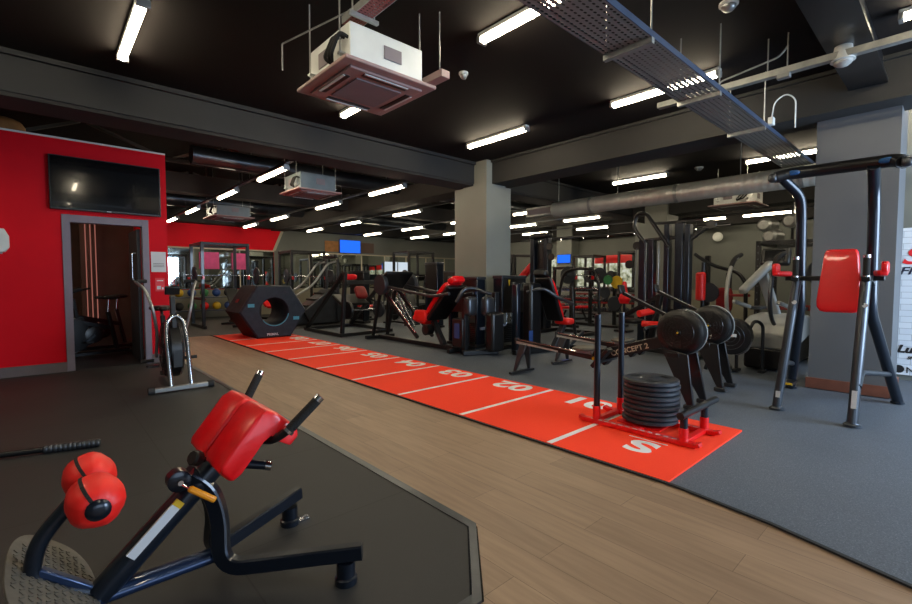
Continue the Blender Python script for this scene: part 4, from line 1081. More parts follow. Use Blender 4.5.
def bench(x, y, rz, lb, incl=0, pad='red_vinyl'):
    t = thing('weight_bench', lb, 'weight bench', (x, y, .012), rz)
    obj('frame', MB().bar([(-.5, 0, .1), (.5, 0, .1)], .06, .06).bar([(.4, 0, .08), (.25, 0, .36)], .05, .05, (0, 1, 0)).bar([(-.4, 0, .08), (-.25, 0, .36)], .05, .05, (0, 1, 0)), 'black_steel', t, bevel=.005)
    for s_ in (-1, 1): obj('foot', MB().bar([(s_*.5, -.22, .03), (s_*.5, .22, .03)], .06, .06), 'black_steel', t, bevel=.005)
    obj('seat_pad', MB().box((-.35, 0, .44), (.36, .27, .07)), pad, t, bevel=.02, seg=3)
    a = R(incl); c = V((-.14, 0, .44))+V((math.cos(a), 0, math.sin(a)))*.40
    obj('back_pad', MB().box(c, (.78, .28, .07), rot=Matrix.Rotation(-a, 3, 'Y')), pad, t, bevel=.02, seg=3)
    if incl: obj('support', MB().bar([(.2, 0, .12), c-V((math.sin(a)*-.03, 0, .05))], .04, .04, (0, 1, 0)), 'gunmetal', t)
    return t
_db = None
def dumbbell(loc, rz, lb, grp):
    global _db
    if _db is None:
        _db = thing('dumbbell', lb, 'dumbbell', loc, rz, grp)
        for s_ in (-1, 1): obj('head', MB().lathe((s_*.06, 0, 0), (s_, 0, 0), [(0, .05), (.008, .066), (.075, .066), (.083, .05)], 12), 'gunmetal', _db)
        obj('grip', MB().cyl((-.06, 0, 0), (.06, 0, 0), .016, 8), 'chrome', _db)
        return _db
    return dup(_db, loc, rz, lb, grp)
def dumbbell_rack(x, y, rz, L, lb, dlb, grp, front='dark_red'):
    t = thing('dumbbell_rack', lb, 'dumbbell rack', (x, y, .012), rz)
    for s_ in (-1, 1):
        obj('end_frame', MB().bar([(s_*L/2, -.05, .03), (s_*L/2, .18, .95)], .06, .06, (1, 0, 0)).bar([(s_*L/2, -.3, .03), (s_*L/2, .25, .03)], .06, .06), 'black_steel', t, bevel=.005)
    for k, z in enumerate((.30, .60, .90)):
        yy = -.12+.12*k
        sh = obj('shelf', MB().box((0, yy, z-.02), (L, .24, .02), rot=Matrix.Rotation(R(14), 3, 'X')), 'black_steel', t, smooth=False)
        obj('shelf_lip', MB().box((0, yy-.125, z-.045), (L, .012, .05)), front if k == 1 else 'silver', sh, smooth=False)
        nn = int(L/.2)
        c, s2 = math.cos(rz), math.sin(rz)
        for j in range(nn):
            lx = -L/2+.12+j*(L-.2)/(nn-1)
            px = x+c*lx-s2*yy; py = y+s2*lx+c*yy
            dumbbell((px, py, z+.012+.066), rz+PI/2, dlb, grp)
    return t
def stack_tower(x, y, rz, w_, h, lb, logo=False, d=.22):
    t = thing('weight_stack_tower', lb, 'gym machine', (x, y, .012), rz)
    obj('side_shroud', MB().box((-w_/2+.03, 0, h/2), (.06, d, h-.02)), 'navy_steel', t, bevel=.015)
    obj('side_shroud', MB().box((w_/2-.03, 0, h/2), (.06, d, h-.02)), 'navy_steel', t, bevel=.015)
    fp_ = obj('front_panel', MB().box((0, -d/2+.01, h*.74), (w_-.10, .02, h*.5)), 'black_plastic', t, bevel=.006)
    obj('top_cap', MB().box((0, 0, h-.03), (w_+.02, d+.02, .06)), 'gunmetal', t, bevel=.012)
    f = MB()
    for k in range(10): f.box((0, .01, .12+k*.035), (w_-.16, d*.5, .03))
    obj('weight_stack', f, 'black_steel', t, smooth=False)
    for s_ in (-1, 1): obj('guide_rod', MB().cyl((s_*.07, .01, .1), (s_*.07, .01, h-.06), .011, 8), 'chrome', t)
    obj('base', MB().box((0, 0, .04), (w_+.04, d+.04, .06)), 'black_steel', t, bevel=.008)
    if logo:
        obj('logo_flash', MB().prism([(-.17, -d/2-.002, h*.94), (-.12, -d/2-.002, h*.94), (-.135, -d/2-.002, h*.86), (-.15, -d/2-.002, h*.86)], (0, -.003, 0)), 'yellow_plastic', fp_, smooth=False)
        text('lettering', 'LIFE', .075, (-.10, -d/2-.004, h*.87), (R(90), 0, 0), 'silver', fp_, .001, .001)
        for k in range(5): obj('instruction_mark', MB().box((w_/2-.03, -d/2-.002, h*.84-k*.09), (.03, .004, .05)), 'blue_plastic', t, smooth=False)
    return t
def spin_bike(x, y, rz, lb, mt='black_plastic'):
    t = thing('exercise_bike', lb, 'exercise bike', (x, y, .012), rz)
    for s_ in (-.5, .5): obj('floor_bar', MB().bar([(s_, -.25, .04), (s_, .25, .04)], .05, .06), 'black_steel', t, bevel=.008)
    obj('frame', MB().bar([(-.5, 0, .06), (.5, 0, .06)], .05, .06).bar([(-.32, 0, .1), (-.20, 0, .72)], .06, .05, (0, 1, 0)).bar([(.30, 0, .1), (.42, 0, .92)], .06, .05, (0, 1, 0)).bar([(-.25, 0, .45), (.38, 0, .62)], .07, .05), 'black_steel', t, bevel=.006)
    fw = obj('flywheel_housing', MB().lathe((.30, -.05, .36), (0, 1, 0), [(0, .18), (.01, .25), (.09, .25), (.10, .18)], 30), mt, t)
    obj('rim', MB().ring((.30, 0, .36), (0, 1, 0), .245, .018, 30, 8), 'silver_plastic', fw)
    obj('crank_cover', MB().lathe((.02, -.06, .36), (0, 1, 0), [(0, .10), (.01, .13), (.11, .13), (.12, .1)], 22), mt, t)
    for s_ in (-1, 1):
        c = obj('crank', MB().bar([(.02, s_*.08, .36), (.02+s_*.12, s_*.08, .36-s_*.10)], .03, .012), 'gunmetal', t)
        obj('pedal', MB().box((.02+s_*.12, s_*.15, .36-s_*.10), (.10, .1, .025)), 'black_plastic', c, bevel=.004)
    obj('seat_post', MB().cyl((-.20, 0, .7), (-.22, 0, .92), .02, 10), 'chrome', t)
    obj('saddle', MB().pillow((-.25, 0, .95), (.26, .2, .07), None, 2.6).pillow((-.1, 0, .955), (.16, .07, .05), None, 2.4), 'black_foam', t)
    obj('handlebar', MB().tube([(.25, -.22, 1.1), (.45, -.22, 1.05), (.47, 0, 1.02), (.45, .22, 1.05), (.25, .22, 1.1)], .018, .06), 'black_foam', t)
    obj('console', MB().box((.5, 0, 1.14), (.04, .18, .13), rot=Matrix.Rotation(R(-20), 3, 'Y')), 'black_plastic', t, bevel=.01)
    return t
def treadmill(x, y, rz, lb):
    t = thing('treadmill', lb, 'treadmill', (x, y, .012), rz)
    obj('deck', MB().box((0, 0, .105), (1.7, .8, .21)), 'black_plastic', t, bevel=.02)
    obj('running_belt', MB().box((0, 0, .215), (1.5, .52, .012)), 'black_rubber', t, smooth=False)
    obj('motor_cover', MB().box((.78, 0, .26), (.36, .8, .2)), 'silver_plastic', t, bevel=.05, seg=3)
    for s_ in (-1, 1):
        obj('upright', MB().bar([(.75, s_*.38, .2), (.62, s_*.38, 1.25)], .09, .05, (0, 1, 0)), 'gunmetal', t, bevel=.01)
        obj('handrail', MB().tube([(.62, s_*.38, 1.1), (.1, s_*.38, 1.0)], .022, n=10), 'black_foam', t)
    cn = obj('console', MB().box((.66, 0, 1.35), (.10, .82, .3), rot=Matrix.Rotation(R(-25), 3, 'Y')), 'black_plastic', t, bevel=.03)
    obj('display', MB().box((.60, 0, 1.37), (.008, .42, .2), rot=Matrix.Rotation(R(-25), 3, 'Y')), 'screen_black', cn, smooth=False)
    return t

# ================================================================== RIGHT SIDE BEHIND THE ROWERS
o = (6.85, 1.98, .012)
t = thing('ergometer_bike', 'low black ergometer with round fan housing right of the rowing machines', 'exercise bike', o)
fw = obj('fan_housing', W(o).lathe((6.74, 2.02, .50), (1, .1, 0), [(0, .18), (.01, .24), (.10, .25), (.20, .24), (.21, .18)], 34), 'black_plastic', t)
obj('silver_rim', W(o).ring((6.93, 2.0, .48), (1, -.5, 0), .23, .012, 34, 8), 'silver_plastic', fw)
g = W(o)
for rr in (.07, .12, .17): g.ring((6.735, 2.02, .50), (1, .1, 0), rr, .004, 26, 5)
obj('perforated_cage', g, 'gunmetal', fw)
obj('damper_label', W(o).box((6.73, 2.02, .52), (.006, .16, .04), R(6)), 'label_white', fw, smooth=False)
for dx, y in ((0, 2.12), (.16, 1.86)):
    lg = obj('curved_leg', W(o).bar([(6.76+dx, y, .55), (6.84+dx, y-.05, .72), (6.96+dx, y-.12, .66), (6.98+dx, y-.12, .05)], .07, .04, (1, .3, 0), .08), 'black_steel', t, bevel=.008)
    obj('caster_foot', W(o).box((6.98+dx, y-.12, .03), (.16, .07, .04)), 'black_rubber', lg, bevel=.008)
obj('base_rail', W(o).bar([(6.7, 2.04, .05), (7.0, 2.1, .05)], .05, .08), 'black_steel', t, bevel=.006)
obj('rear_leg', W(o).bar([(6.7, 2.16, .45), (6.66, 2.28, .04)], .06, .04, (1, 0, 0)), 'black_steel', t, bevel=.006)

# cross trainer
o = (7.75, 1.78, .012)
t = thing('cross_trainer', 'silver and black cross trainer with curved arms between the bike and the right pillar', 'cross trainer', o)
pts = [(7.05, .30), (7.0, .50), (7.08, .66), (7.35, .74), (7.9, .76), (8.35, .72), (8.7, .60), (8.8, .46), (8.4, .40), (7.7, .30)]
sh = obj('body_shroud', W(o).prism([(x, 1.50, z) for x, z in pts], (0, .55, 0)), 'silver_plastic', t, bevel=.04, seg=3)
text('lettering', 'LIFEFITNESS', .06, (7.25, 1.492, .60), (R(90), 0, 0), 'gunmetal', sh, .001).location = Vector((7.25, 1.495, .58))-V(o)
obj('lower_body', W(o).prism([(x, 1.54, z) for x, z in ((7.04, .03), (7.04, .32), (7.7, .32), (8.4, .42), (8.75, .44), (8.75, .03))], (0, .47, 0)), 'black_plastic', t, bevel=.03)
obj('column', W(o).bar([(7.75, 1.80, .72), (7.32, 1.88, 1.34)], .14, .07, (0, 1, 0)), 'silver_plastic', t, bevel=.02, seg=3)
obj('upper_arm_shroud', W(o).bar([(7.02, 2.05, 1.08), (7.42, 1.80, 1.50)], .10, .12, (0, 0, 1)), 'silver_plastic', t, bevel=.04, seg=3)
cn = obj('console', W(o).box((7.55, 1.78, 1.58), (.10, .36, .26), rot=Matrix.Rotation(R(20), 3, 'Y')), 'black_plastic', t, bevel=.03)
obj('display', W(o).box((7.485, 1.78, 1.60), (.01, .24, .16), rot=Matrix.Rotation(R(20), 3, 'Y')), 'screen_black', cn, smooth=False)
for off, mt in ((0, 'silver_plastic'), (-.52, 'gunmetal')):
    y = 2.20+off
    ar = obj('swing_arm', W(o).tube([(7.32, y-.05, 1.62), (7.15, y, 1.54), (6.93, y, 1.28), (6.88, y, .95), (7.0, y, .70), (7.35, y-.05, .5)], .026, .22), mt, t)
    obj('hand_grip', W(o).tube([(7.32, y-.05, 1.62), (7.18, y, 1.56), (7.06, y, 1.44)], .032, .08), 'black_foam', ar)
    obj('pedal_arm', W(o).bar([(6.95, y-.08, .95), (7.6, y-.10, .85)], .05, .05), 'silver_plastic', t, bevel=.01)
    obj('foot_pedal', W(o).box((8.05, y-.10, .82), (.36, .15, .05)), 'black_rubber', t, bevel=.01)

t.location.x += .26
# ================================================================== CABLE STATION AND NEIGHBOURS
o = (8.55, 3.55, .012)
t = thing('cable_station', 'tall dark multi-column cable machine right of the far pillar', 'cable machine', o)
for x, y, h, w_ in ((8.5, 4.05, 2.0, .13), (8.5, 3.88, 2.0, .1), (8.5, 3.60, 2.25, .09), (8.5, 3.38, 2.25, .14), (8.5, 3.24, 2.22, .09)):
    obj('column', W(o).box((x, y, h/2+.01), (.16, w_, h)), 'navy_steel', t, bevel=.012)
for y in (3.97, 3.74, 3.28):
    for dx in (-.02,): obj('guide_rod', W(o).cyl((8.44, y, .1), (8.44, y, 1.95), .012, 10), 'silver', t)
for y in (3.95, 3.45):
    f = W(o)
    for k in range(14): f.box((8.56, y, .12+k*.045), (.12, .16, .038))
    obj('weight_stack', f, 'black_steel', t, smooth=False)
obj('top_frame', W(o).bar([(8.5, 4.12, 2.0), (8.5, 3.1, 2.02)], .06, .08).bar([(8.5, 3.9, 2.3), (8.5, 3.0, 2.28)], .05, .05), 'black_steel', t, bevel=.006)
obj('curved_arm', W(o).tube([(8.45, 4.02, 1.95), (8.42, 4.22, 2.25), (8.42, 4.16, 2.50), (8.42, 3.98, 2.50), (8.42, 3.55, 1.85)], .035, .14), 'black_steel', t)
obj('curved_arm', W(o).bar([(8.5, 3.3, 1.9), (8.5, 2.85, 2.22)], .09, .05, (1, 0, 0)), 'black_steel', t, bevel=.01)
for y, z in ((4.15, 1.9), (4.3, 1.55), (2.86, 2.2)):
    obj('pulley', W(o).lathe((8.42, y, z), (1, 0, 0), [(0, .08), (.02, .06), (.04, .08)], 18), 'black_plastic', t)
obj('base_frame', W(o).bar([(8.5, 4.4, .05), (8.5, 2.9, .05)], .08, .12).bar([(8.1, 3.6, .05), (9.1, 3.6, .05)], .08, .1), 'black_steel', t, bevel=.006)
obj('handle_cable', W(o).cyl((8.42, 4.15, 1.85), (8.35, 4.15, 1.1), .005, 6), 'gunmetal', t)
t = thing('punch_bag', 'upright red cylindrical pad standing right of the cable machine', 'punch bag', (9.45, 3.36, .012))
obj('bag', MB().lathe((0, 0, .84), (0, 0, 1), [(0, .05), (.02, .085), (.52, .088), (.55, .06)], 20), 'red_fabric', t)
obj('post', MB().cyl((0.12, 0, .02), (.12, 0, 1.58), .04, 12).box((.06, 0, 1.1), (.12, .05, .05)), 'black_steel', t)
obj('base', MB().lathe((.06, 0, 0), (0, 0, 1), [(0, .28), (.03, .28), (.05, .2)], 24), 'black_steel', t)

o = (10.2, 3.15, .012)
t = thing('pulldown_machine', 'black plate machine with long curved top arm left of the cross trainer', 'gym machine', o)
obj('curved_arm', W(o).tube([(9.9, 3.65, 1.78), (9.9, 3.35, 1.55), (9.9, 2.85, 1.40), (9.9, 2.72, 1.2), (9.9, 2.70, .1)], .035, .2), 'black_steel', t)
obj('upright', W(o).bar([(10.2, 3.5, .03), (10.2, 3.5, 1.75)], .09, .09, (0, 1, 0)), 'black_steel', t, bevel=.008)
obj('upright', W(o).bar([(10.2, 3.1, .03), (10.2, 3.1, 1.4)], .09, .09, (0, 1, 0)), 'black_steel', t, bevel=.008)
obj('cross_beam', W(o).bar([(10.1, 3.6, .95), (10.1, 2.7, .95)], .05, .06), 'dark_red', t, bevel=.006)
obj('base_frame', W(o).bar([(10.1, 3.8, .05), (10.1, 2.5, .05)], .08, .1), 'black_steel', t, bevel=.006)
obj('seat', W(o).pillow((9.9, 3.15, .55), (.35, .3, .09), None, 4), 'red_vinyl', t)
obj('back_pad', W(o).pillow((10.12, 3.15, .85), (.09, .3, .5), None, 4), 'dark_red', t)
obj('plate', W(o).lathe((9.95, 3.4, 1.0), (1, 0, 0), [(0, .05), (.001, .2), (.04, .2), (.041, .05)], 26), 'plate_rubber', t)
power_rack(9.6, 10.7, 1.55, 2.45, 1.95, 'black power rack behind the cross trainer, beside the right pillar')
t = thing('seated_row_machine', 'black machine with red foam rollers behind the rower handles', 'gym machine', (7.62, 3.42, .012), R(80))
obj('frame', MB().bar([(-.7, 0, .06), (.7, 0, .06)], .08, .08).bar([(.1, 0, .06), (-.1, 0, 1.0)], .08, .08, (0, 1, 0)).bar([(-.1, 0, .98), (.6, 0, .6)], .07, .07), 'black_steel', t, bevel=.008)
for s_ in (-1, 1): obj('foot', MB().bar([(s_*.7, -.3, .04), (s_*.7, .3, .04)], .06, .08), 'black_steel', t, bevel=.006)
obj('foam_roller', MB().cyl((-.16, .30, .74), (-.10, .56, .70), .055, 18), 'red_fabric', t)
obj('foam_roller', MB().cyl((-.34, .20, .52), (.02, .30, .52), .05, 18), 'red_fabric', t)
obj('roller_post', MB().bar([(-.13, .25, .5), (-.1, .02, .8)], .05, .05), 'black_steel', t)
obj('seat', MB().pillow((.45, 0, .52), (.4, .3, .09), None, 4), 'black_plastic', t)

# ================================================================== AROUND THE CENTRAL PILLAR
stack_tower(5.90, 6.20, R(-90), .78, 1.30, 'dark weight stack tower with yellow logo on the left side of the central pillar', True)
stack_tower(6.38, 5.55, 0, .66, 1.32, 'dark weight stack tower with yellow logo before the right face of the central pillar', True)
# leg press with red pads
o = (5.35, 6.6, .012)
t = thing('leg_press', 'black leg press with bright red seat pads left of the central pillar', 'gym machine', o)
obj('base_frame', W(o).bar([(5.35, 5.75, .05), (5.35, 8.4, .05)], .08, .1).bar([(5.05, 5.75, .05), (5.65, 5.75, .05)], .07, .08).bar([(5.0, 8.3, .05), (5.7, 8.3, .05)], .07, .08), 'black_steel', t, bevel=.008)
for x in (5.17, 5.53):
    rl = obj('guide_rail', W(o).bar([(x, 6.75, .18), (x, 8.0, 1.12)], .06, .05, (1, 0, 0)), 'black_steel', t, bevel=.006)
    obj('chrome_rod', W(o).cyl((x, 6.8, .26), (x, 8.0, 1.17), .018, 10), 'chrome', rl)
    obj('front_support', W(o).bar([(x, 8.3, .05), (x, 7.95, 1.15)], .06, .05, (1, 0, 0)), 'black_steel', t, bevel=.006)
    obj('lever_arm', W(o).tube([(x+(.1 if x > 5.3 else -.1), 5.75, 1.02), (x+(.1 if x > 5.3 else -.1), 6.2, .96), (x+(.1 if x > 5.3 else -.1), 7.7, 1.13)], .028, .2), 'gunmetal', t)
obj('back_pad', W(o).pillow((5.35, 6.22, .90), (.44, .12, .86), Matrix.Rotation(R(44), 3, 'X'), 4.5), 'red_vinyl', t)
obj('back_board', W(o).box((5.35, 6.13, .84), (.46, .08, .84), rot=Matrix.Rotation(R(44), 3, 'X')), 'black_plastic', t, bevel=.02)
obj('head_rest', W(o).pillow((5.35, 5.88, 1.24), (.3, .2, .12), Matrix.Rotation(R(-25), 3, 'X'), 4), 'red_vinyl', t)
obj('seat', W(o).pillow((5.35, 6.72, .52), (.44, .40, .13), Matrix.Rotation(R(12), 3, 'X'), 4), 'red_fabric', t)
obj('seat_wing', W(o).pillow((5.12, 6.58, .60), (.10, .34, .22), None, 4), 'red_fabric', t)
obj('seat_support', W(o).bar([(5.35, 6.5, .5), (5.35, 6.2, .08)], .10, .08, (1, 0, 0)), 'gunmetal', t, bevel=.008)
obj('rear_roller', W(o).lathe((5.1, 6.45, .35), (1, 0, 0), [(0, .08), (.01, .10), (.14, .10), (.15, .08)], 20), 'black_plastic', t)
obj('foot_platform', W(o).box((5.35, 7.75, 1.24), (.66, .06, .52), rot=Matrix.Rotation(R(50), 3, 'X')), 'black_plastic', t, bevel=.02)
for x in (4.98, 5.72): obj('plate', W(o).lathe((x, 7.75, 1.16), (1, 0, 0), [(0, .04), (.001, .2), (.05, .215), (.09, .2), (.091, .04)], 30), 'plate_rubber', t)
# lower body of the stack machine right beside the leg press
o = (5.45, 5.35, .012)
t = thing('leg_extension_machine', 'black machine with rounded grey weight shrouds in front of the central pillar', 'gym machine', o)
obj('main_frame', W(o).bar([(5.1, 5.45, .05), (5.68, 5.2, .05)], .08, .08).bar([(5.2, 5.5, .05), (5.2, 5.5, .95)], .08, .08, (0, 1, 0)).bar([(5.62, 5.2, .05), (5.62, 5.2, 1.05)], .08, .10, (0, 1, 0)), 'black_steel', t, bevel=.01)
for x, y, r_ in ((5.25, 5.42, .15), (5.45, 5.22, .15)):
    obj('round_shroud', W(o).pillow((x, y, .82), (.22, .16, .32), None, 4), 'gunmetal', t)
obj('curved_bar', W(o).tube([(5.12, 5.62, .88), (5.18, 5.52, 1.10), (5.4, 5.5, 1.12), (5.5, 5.35, 1.04), (5.68, 5.2, 1.0)], .03, .1), 'gunmetal', t)
obj('lower_arm', W(o).bar([(5.3, 5.25, .45), (5.66, 5.0, .52)], .05, .05), 'gunmetal', t, bevel=.006)
obj('weight_stack', W(o).box((5.22, 5.62, .36), (.18, .26, .5)), 'black_plastic', t, bevel=.02)
obj('instruction_panel', W(o).box((5.125, 5.62, .40), (.006, .12, .25)), 'blue_plastic', t, smooth=False)
obj('side_shroud', W(o).box((5.50, 5.10, .40), (.30, .18, .65)), 'black_plastic', t, bevel=.05, seg=3)
# seated press right of pillar
o = (6.45, 4.75, .012)
t = thing('chest_press_machine', 'black seated press machine with tall red-edged back pad right of the central pillar', 'gym machine', o)
obj('front_column', W(o).box((5.82, 4.92, .62), (.10, .12, 1.15)), 'navy_steel', t, bevel=.02)
obj('base_frame', W(o).bar([(5.75, 4.9, .05), (7.1, 4.7, .05)], .08, .1).bar([(7.05, 4.4, .05), (7.05, 5.05, .05)], .07, .08), 'black_steel', t, bevel=.008)
rt = Matrix.Rotation(R(-26), 3, 'Y')
obj('back_pad', W(o).pillow((6.50, 4.72, .92), (.07, .34, .85), rt, 4.5), 'red_vinyl', t)
obj('back_board', W(o).box((6.45, 4.72, .92), (.07, .34, .84), rot=rt), 'black_plastic', t, bevel=.03)
obj('head_pad', W(o).pillow((6.30, 4.78, 1.36), (.16, .26, .12), Matrix.Rotation(R(20), 3, 'Y'), 4), 'black_plastic', t)
obj('seat', W(o).pillow((6.88, 4.70, .52), (.24, .32, .12), None, 4), 'red_fabric', t)
obj('seat_support', W(o).bar([(6.85, 4.7, .46), (6.6, 4.72, .08)], .1, .08, (0, 1, 0)), 'gunmetal', t, bevel=.008)
obj('press_arm', W(o).tube([(6.0, 4.85, 1.05), (6.15, 4.62, 1.12), (6.4, 4.50, .95), (6.75, 4.46, .85)], .03, .1), 'gunmetal', t)
obj('press_arm', W(o).tube([(6.0, 4.95, 1.05), (6.2, 5.10, 1.2), (6.5, 5.14, 1.05), (6.85, 5.1, .9)], .03, .1), 'gunmetal', t)
obj('rear_shroud', W(o).box((6.15, 4.85, .65), (.3, .2, 1.1)), 'black_plastic', t, bevel=.05, seg=3)
obj('instruction_panel', W(o).box((6.0, 4.75, .3), (.1, .006, .22)), 'blue_plastic', t, smooth=False)
obj('foot_lever', W(o).bar([(6.75, 4.5, .12), (7.1, 4.45, .34)], .05, .05), 'gunmetal', t, bevel=.006)

# ================================================================== HACK SQUAT FRAME
o = (5.5, 9.9, .012)
t = thing('hack_squat_machine', 'black open steel squat machine frame with hanging plate behind the track', 'gym machine', o)
obj('base_frame', W(o).bar([(4.85, 10.9, .05), (4.8, 8.95, .05), (6.2, 9.15, .05), (6.25, 10.9, .05), (4.85, 10.9, .05)], .07, .09), 'black_steel', t, smooth=False)
for x, y in ((4.83, 9.0), (6.12, 9.18)):
    obj('front_upright', W(o).bar([(x, y, .05), (x+.12, y+.05, 1.42)], .09, .07, (0, 1, 0)), 'black_steel', t, bevel=.008)
    obj('diagonal_rail', W(o).bar([(x+.0, y+1.75, .08), (x+.12, y+.12, 1.40)], .09, .06, (1, 0, 0)), 'black_steel', t, bevel=.008)
obj('top_beam', W(o).bar([(4.92, 9.05, 1.20), (6.2, 9.22, 1.20)], .09, .07), 'gunmetal', t, bevel=.008)
for x in (6.3, 6.42): obj('side_rod', W(o).cyl((x-.08, 9.3, 1.22), (x+.35, 8.95, .10), .025, 10), 'chrome', t)
obj('sled_platform', W(o).box((5.5, 9.8, .78), (.75, .5, .07), rot=Matrix.Rotation(R(25), 3, 'X')), 'black_plastic', t, bevel=.02)
obj('shoulder_pad', W(o).pillow((5.28, 9.45, 1.32), (.34, .18, .14), None, 3.5), 'red_vinyl', t)
obj('back_pad', W(o).pillow((5.72, 9.7, .95), (.3, .12, .34), Matrix.Rotation(R(-35), 3, 'X'), 4), 'dark_red', t)
for x in (5.80, 5.0): obj('plate', W(o).lathe((x, 9.1, .58), (1, .1, 0), [(0, .04), (.001, .19), (.04, .205), (.07, .19), (.071, .04)], 30), 'plate_rubber' if x > 5.5 else 'black_plastic', t)
obj('plate_peg', W(o).cyl((5.0, 9.1, .58), (6.0, 9.1, .58), .02, 10), 'chrome', t)

# ================================================================== FAR LEFT: RACKS, STEP MACHINE, BALLS
power_rack(3.05, 4.15, 12.9, 14.0, 2.22, 'large dark power rack just right of the red wall corner')
power_rack(5.9, 7.0, 14.2, 15.2, 2.2, 'black power rack before the far mirrors under the sloping red band')
power_rack(9.3, 10.35, 12.6, 13.5, 2.25, 'slim black rack with chrome bar before the bright window reflection, left of the central pillar')
power_rack(10.9, 11.9, 10.7, 11.6, 2.2, 'black squat rack in front of the blue screen on the right wall')
power_rack(14.2, 15.2, 6.7, 7.6, 2.2, 'black squat rack under the red banner on the right wall')
bench(3.9, 13.2, R(90), 'black bench with a small red head pad inside the left power rack', 45, 'black_plastic')
bench(4.95, 13.9, R(120), 'red incline bench right of the left power rack', 50)
bench(7.4, 12.6, R(100), 'red flat bench before the far mirrors', 0)
bench(8.2, 11.0, R(60), 'black incline bench behind the squat frame', 35, 'black_plastic')
bench(10.9, 8.8, R(130), 'red flat bench nearest the dumbbell racks', 0)
bench(11.6, 7.6, R(150), 'long red bench by the yellow ball', 0)
bench(9.6, 9.4, R(40), 'dark red bench in the middle of the free weight area', 30, 'dark_red')
# step machine with curved silver rails
o = (5.5, 12.2, .012)
t = thing('step_machine', 'stair climbing machine with two long curved silver rails behind the tyre', 'step machine', o)
obj('body', W(o).prism([(5.1, 12.0, .03), (6.5, 12.0, .03), (6.4, 12.0, .9), (6.1, 12.0, 1.0), (5.2, 12.0, .35)], (0, .6, 0)), 'gunmetal', t, bevel=.03)
for y in (11.95, 12.65):
    obj('curved_rail', W(o).tube([(6.25, y, 1.78), (6.0, y, 1.72), (5.55, y, 1.10), (5.05, y, .82), (4.8, y, .72)], .03, .25), 'silver', t)
    obj('upright', W(o).bar([(6.3, y, .1), (6.3, y, 1.85)], .07, .07, (0, 1, 0)), 'gunmetal', t, bevel=.01)
    obj('lower_arm', W(o).tube([(4.85, y, .72), (5.25, y, .45), (5.45, y, .05)], .03, .12), 'black_steel', t)
f = obj('console', W(o).box((6.25, 12.3, 1.92), (.12, .75, .12)), 'black_plastic', t, bevel=.03)
for k in range(4): obj('step_tread', W(o).box((5.25+k*.24, 12.3, .36+k*.17), (.24, .5, .05)), 'black_rubber', t, bevel=.006)
# storage rack with coloured balls
t = thing('ball_rack', 'low storage rack of coloured balls along the mirrors behind the left rack', 'storage rack', (3.6, 16.5, .012))
for z in (.25, .68): obj('shelf', MB().box((0, 0, z), (2.6, .34, .03)), 'gunmetal', t, smooth=False)
for x in (-1.28, 1.28): obj('end_frame', MB().bar([(x, 0, .01), (x, 0, 1.0)], .3, .05, (0, 1, 0)), 'black_steel', t, bevel=.005)
cl = ['green_plastic', 'blue_plastic', 'black_rubber', 'green_plastic', 'red_paint', 'yellow_plastic', 'blue_plastic']
nm = {'green_plastic': 'green', 'blue_plastic': 'blue', 'black_rubber': 'black', 'red_paint': 'red', 'yellow_plastic': 'yellow'}
for sh_, z in (('lower', .25), ('upper', .68)):
    for k in range(7):
        c = cl[(k+(3 if sh_ == 'upper' else 0)) % 7]
        b_ = obj('medicine_ball', MB().lathe((2.5+k*.36, 16.5, z+.028), (0, 0, 1), [(.13-.13*math.cos(PI*i/10), .13*math.sin(PI*i/10)) for i in range(11)], 16), c)
        tag(b_, '%s medicine ball on the %s shelf of the ball rack, number %s from the left' % (nm[c], sh_, ['one', 'two', 'three', 'four', 'five', 'six', 'seven'][k]), 'medicine ball', 'medicine balls on the storage rack')
# tall machines centre-right
o = (9.1, 6.9, .012)
t = thing('cable_column', 'tall thick black cable column right of the central pillar', 'cable machine', o)
for y in (7.12, 6.72): obj('column', W(o).box((9.1, y, 1.15), (.18, .14, 2.26)), 'navy_steel', t, bevel=.02)
obj('inner_frame', W(o).box((9.16, 6.92, 1.1), (.06, .3, 2.1)), 'black_plastic', t, smooth=False)
obj('top_cap', W(o).pillow((9.1, 6.92, 2.32), (.3, .62, .16), None, 3.5), 'black_steel', t)
obj('base', W(o).box((9.1, 6.92, .05), (.9, .7, .08)), 'black_steel', t, bevel=.01)
for y in (6.60, 6.55): obj('pulley', W(o).lathe((9.0, y, 2.05 if y > 6.57 else 1.8), (1, 0, 0), [(0, .08), (.02, .06), (.04, .08)], 16), 'black_plastic', t)
obj('weight_stack', W(o).box((9.05, 6.92, .5), (.12, .22, .8)), 'black_steel', t, bevel=.004)
o = (9.6, 8.1, .012)
t = thing('preacher_machine', 'black angled machine with raised red pad just right of the central pillar top', 'gym machine', o)
obj('upright', W(o).bar([(9.6, 8.2, .03), (9.6, 8.2, 1.95)], .09, .09, (0, 1, 0)), 'black_steel', t, bevel=.008)
obj('diagonal', W(o).bar([(9.6, 8.7, .03), (9.6, 8.25, 1.9)], .08, .07, (1, 0, 0)), 'black_steel', t, bevel=.008)
obj('cross_bar', W(o).bar([(9.6, 8.3, 1.92), (9.6, 7.5, 1.88)], .07, .07), 'black_steel', t, bevel=.008)
obj('red_pad', W(o).pillow((9.5, 7.7, 1.45), (.12, .75, .18), Matrix.Rotation(R(-42), 3, 'X'), 4), 'red_vinyl', t)
obj('base_frame', W(o).bar([(9.6, 8.9, .05), (9.6, 7.2, .05)], .08, .1), 'black_steel', t, bevel=.006)
o = (9.5, 5.9, .012)
t = thing('arched_frame', 'black arched steel frame with hooped top before the dumbbell racks', 'gym machine', o)
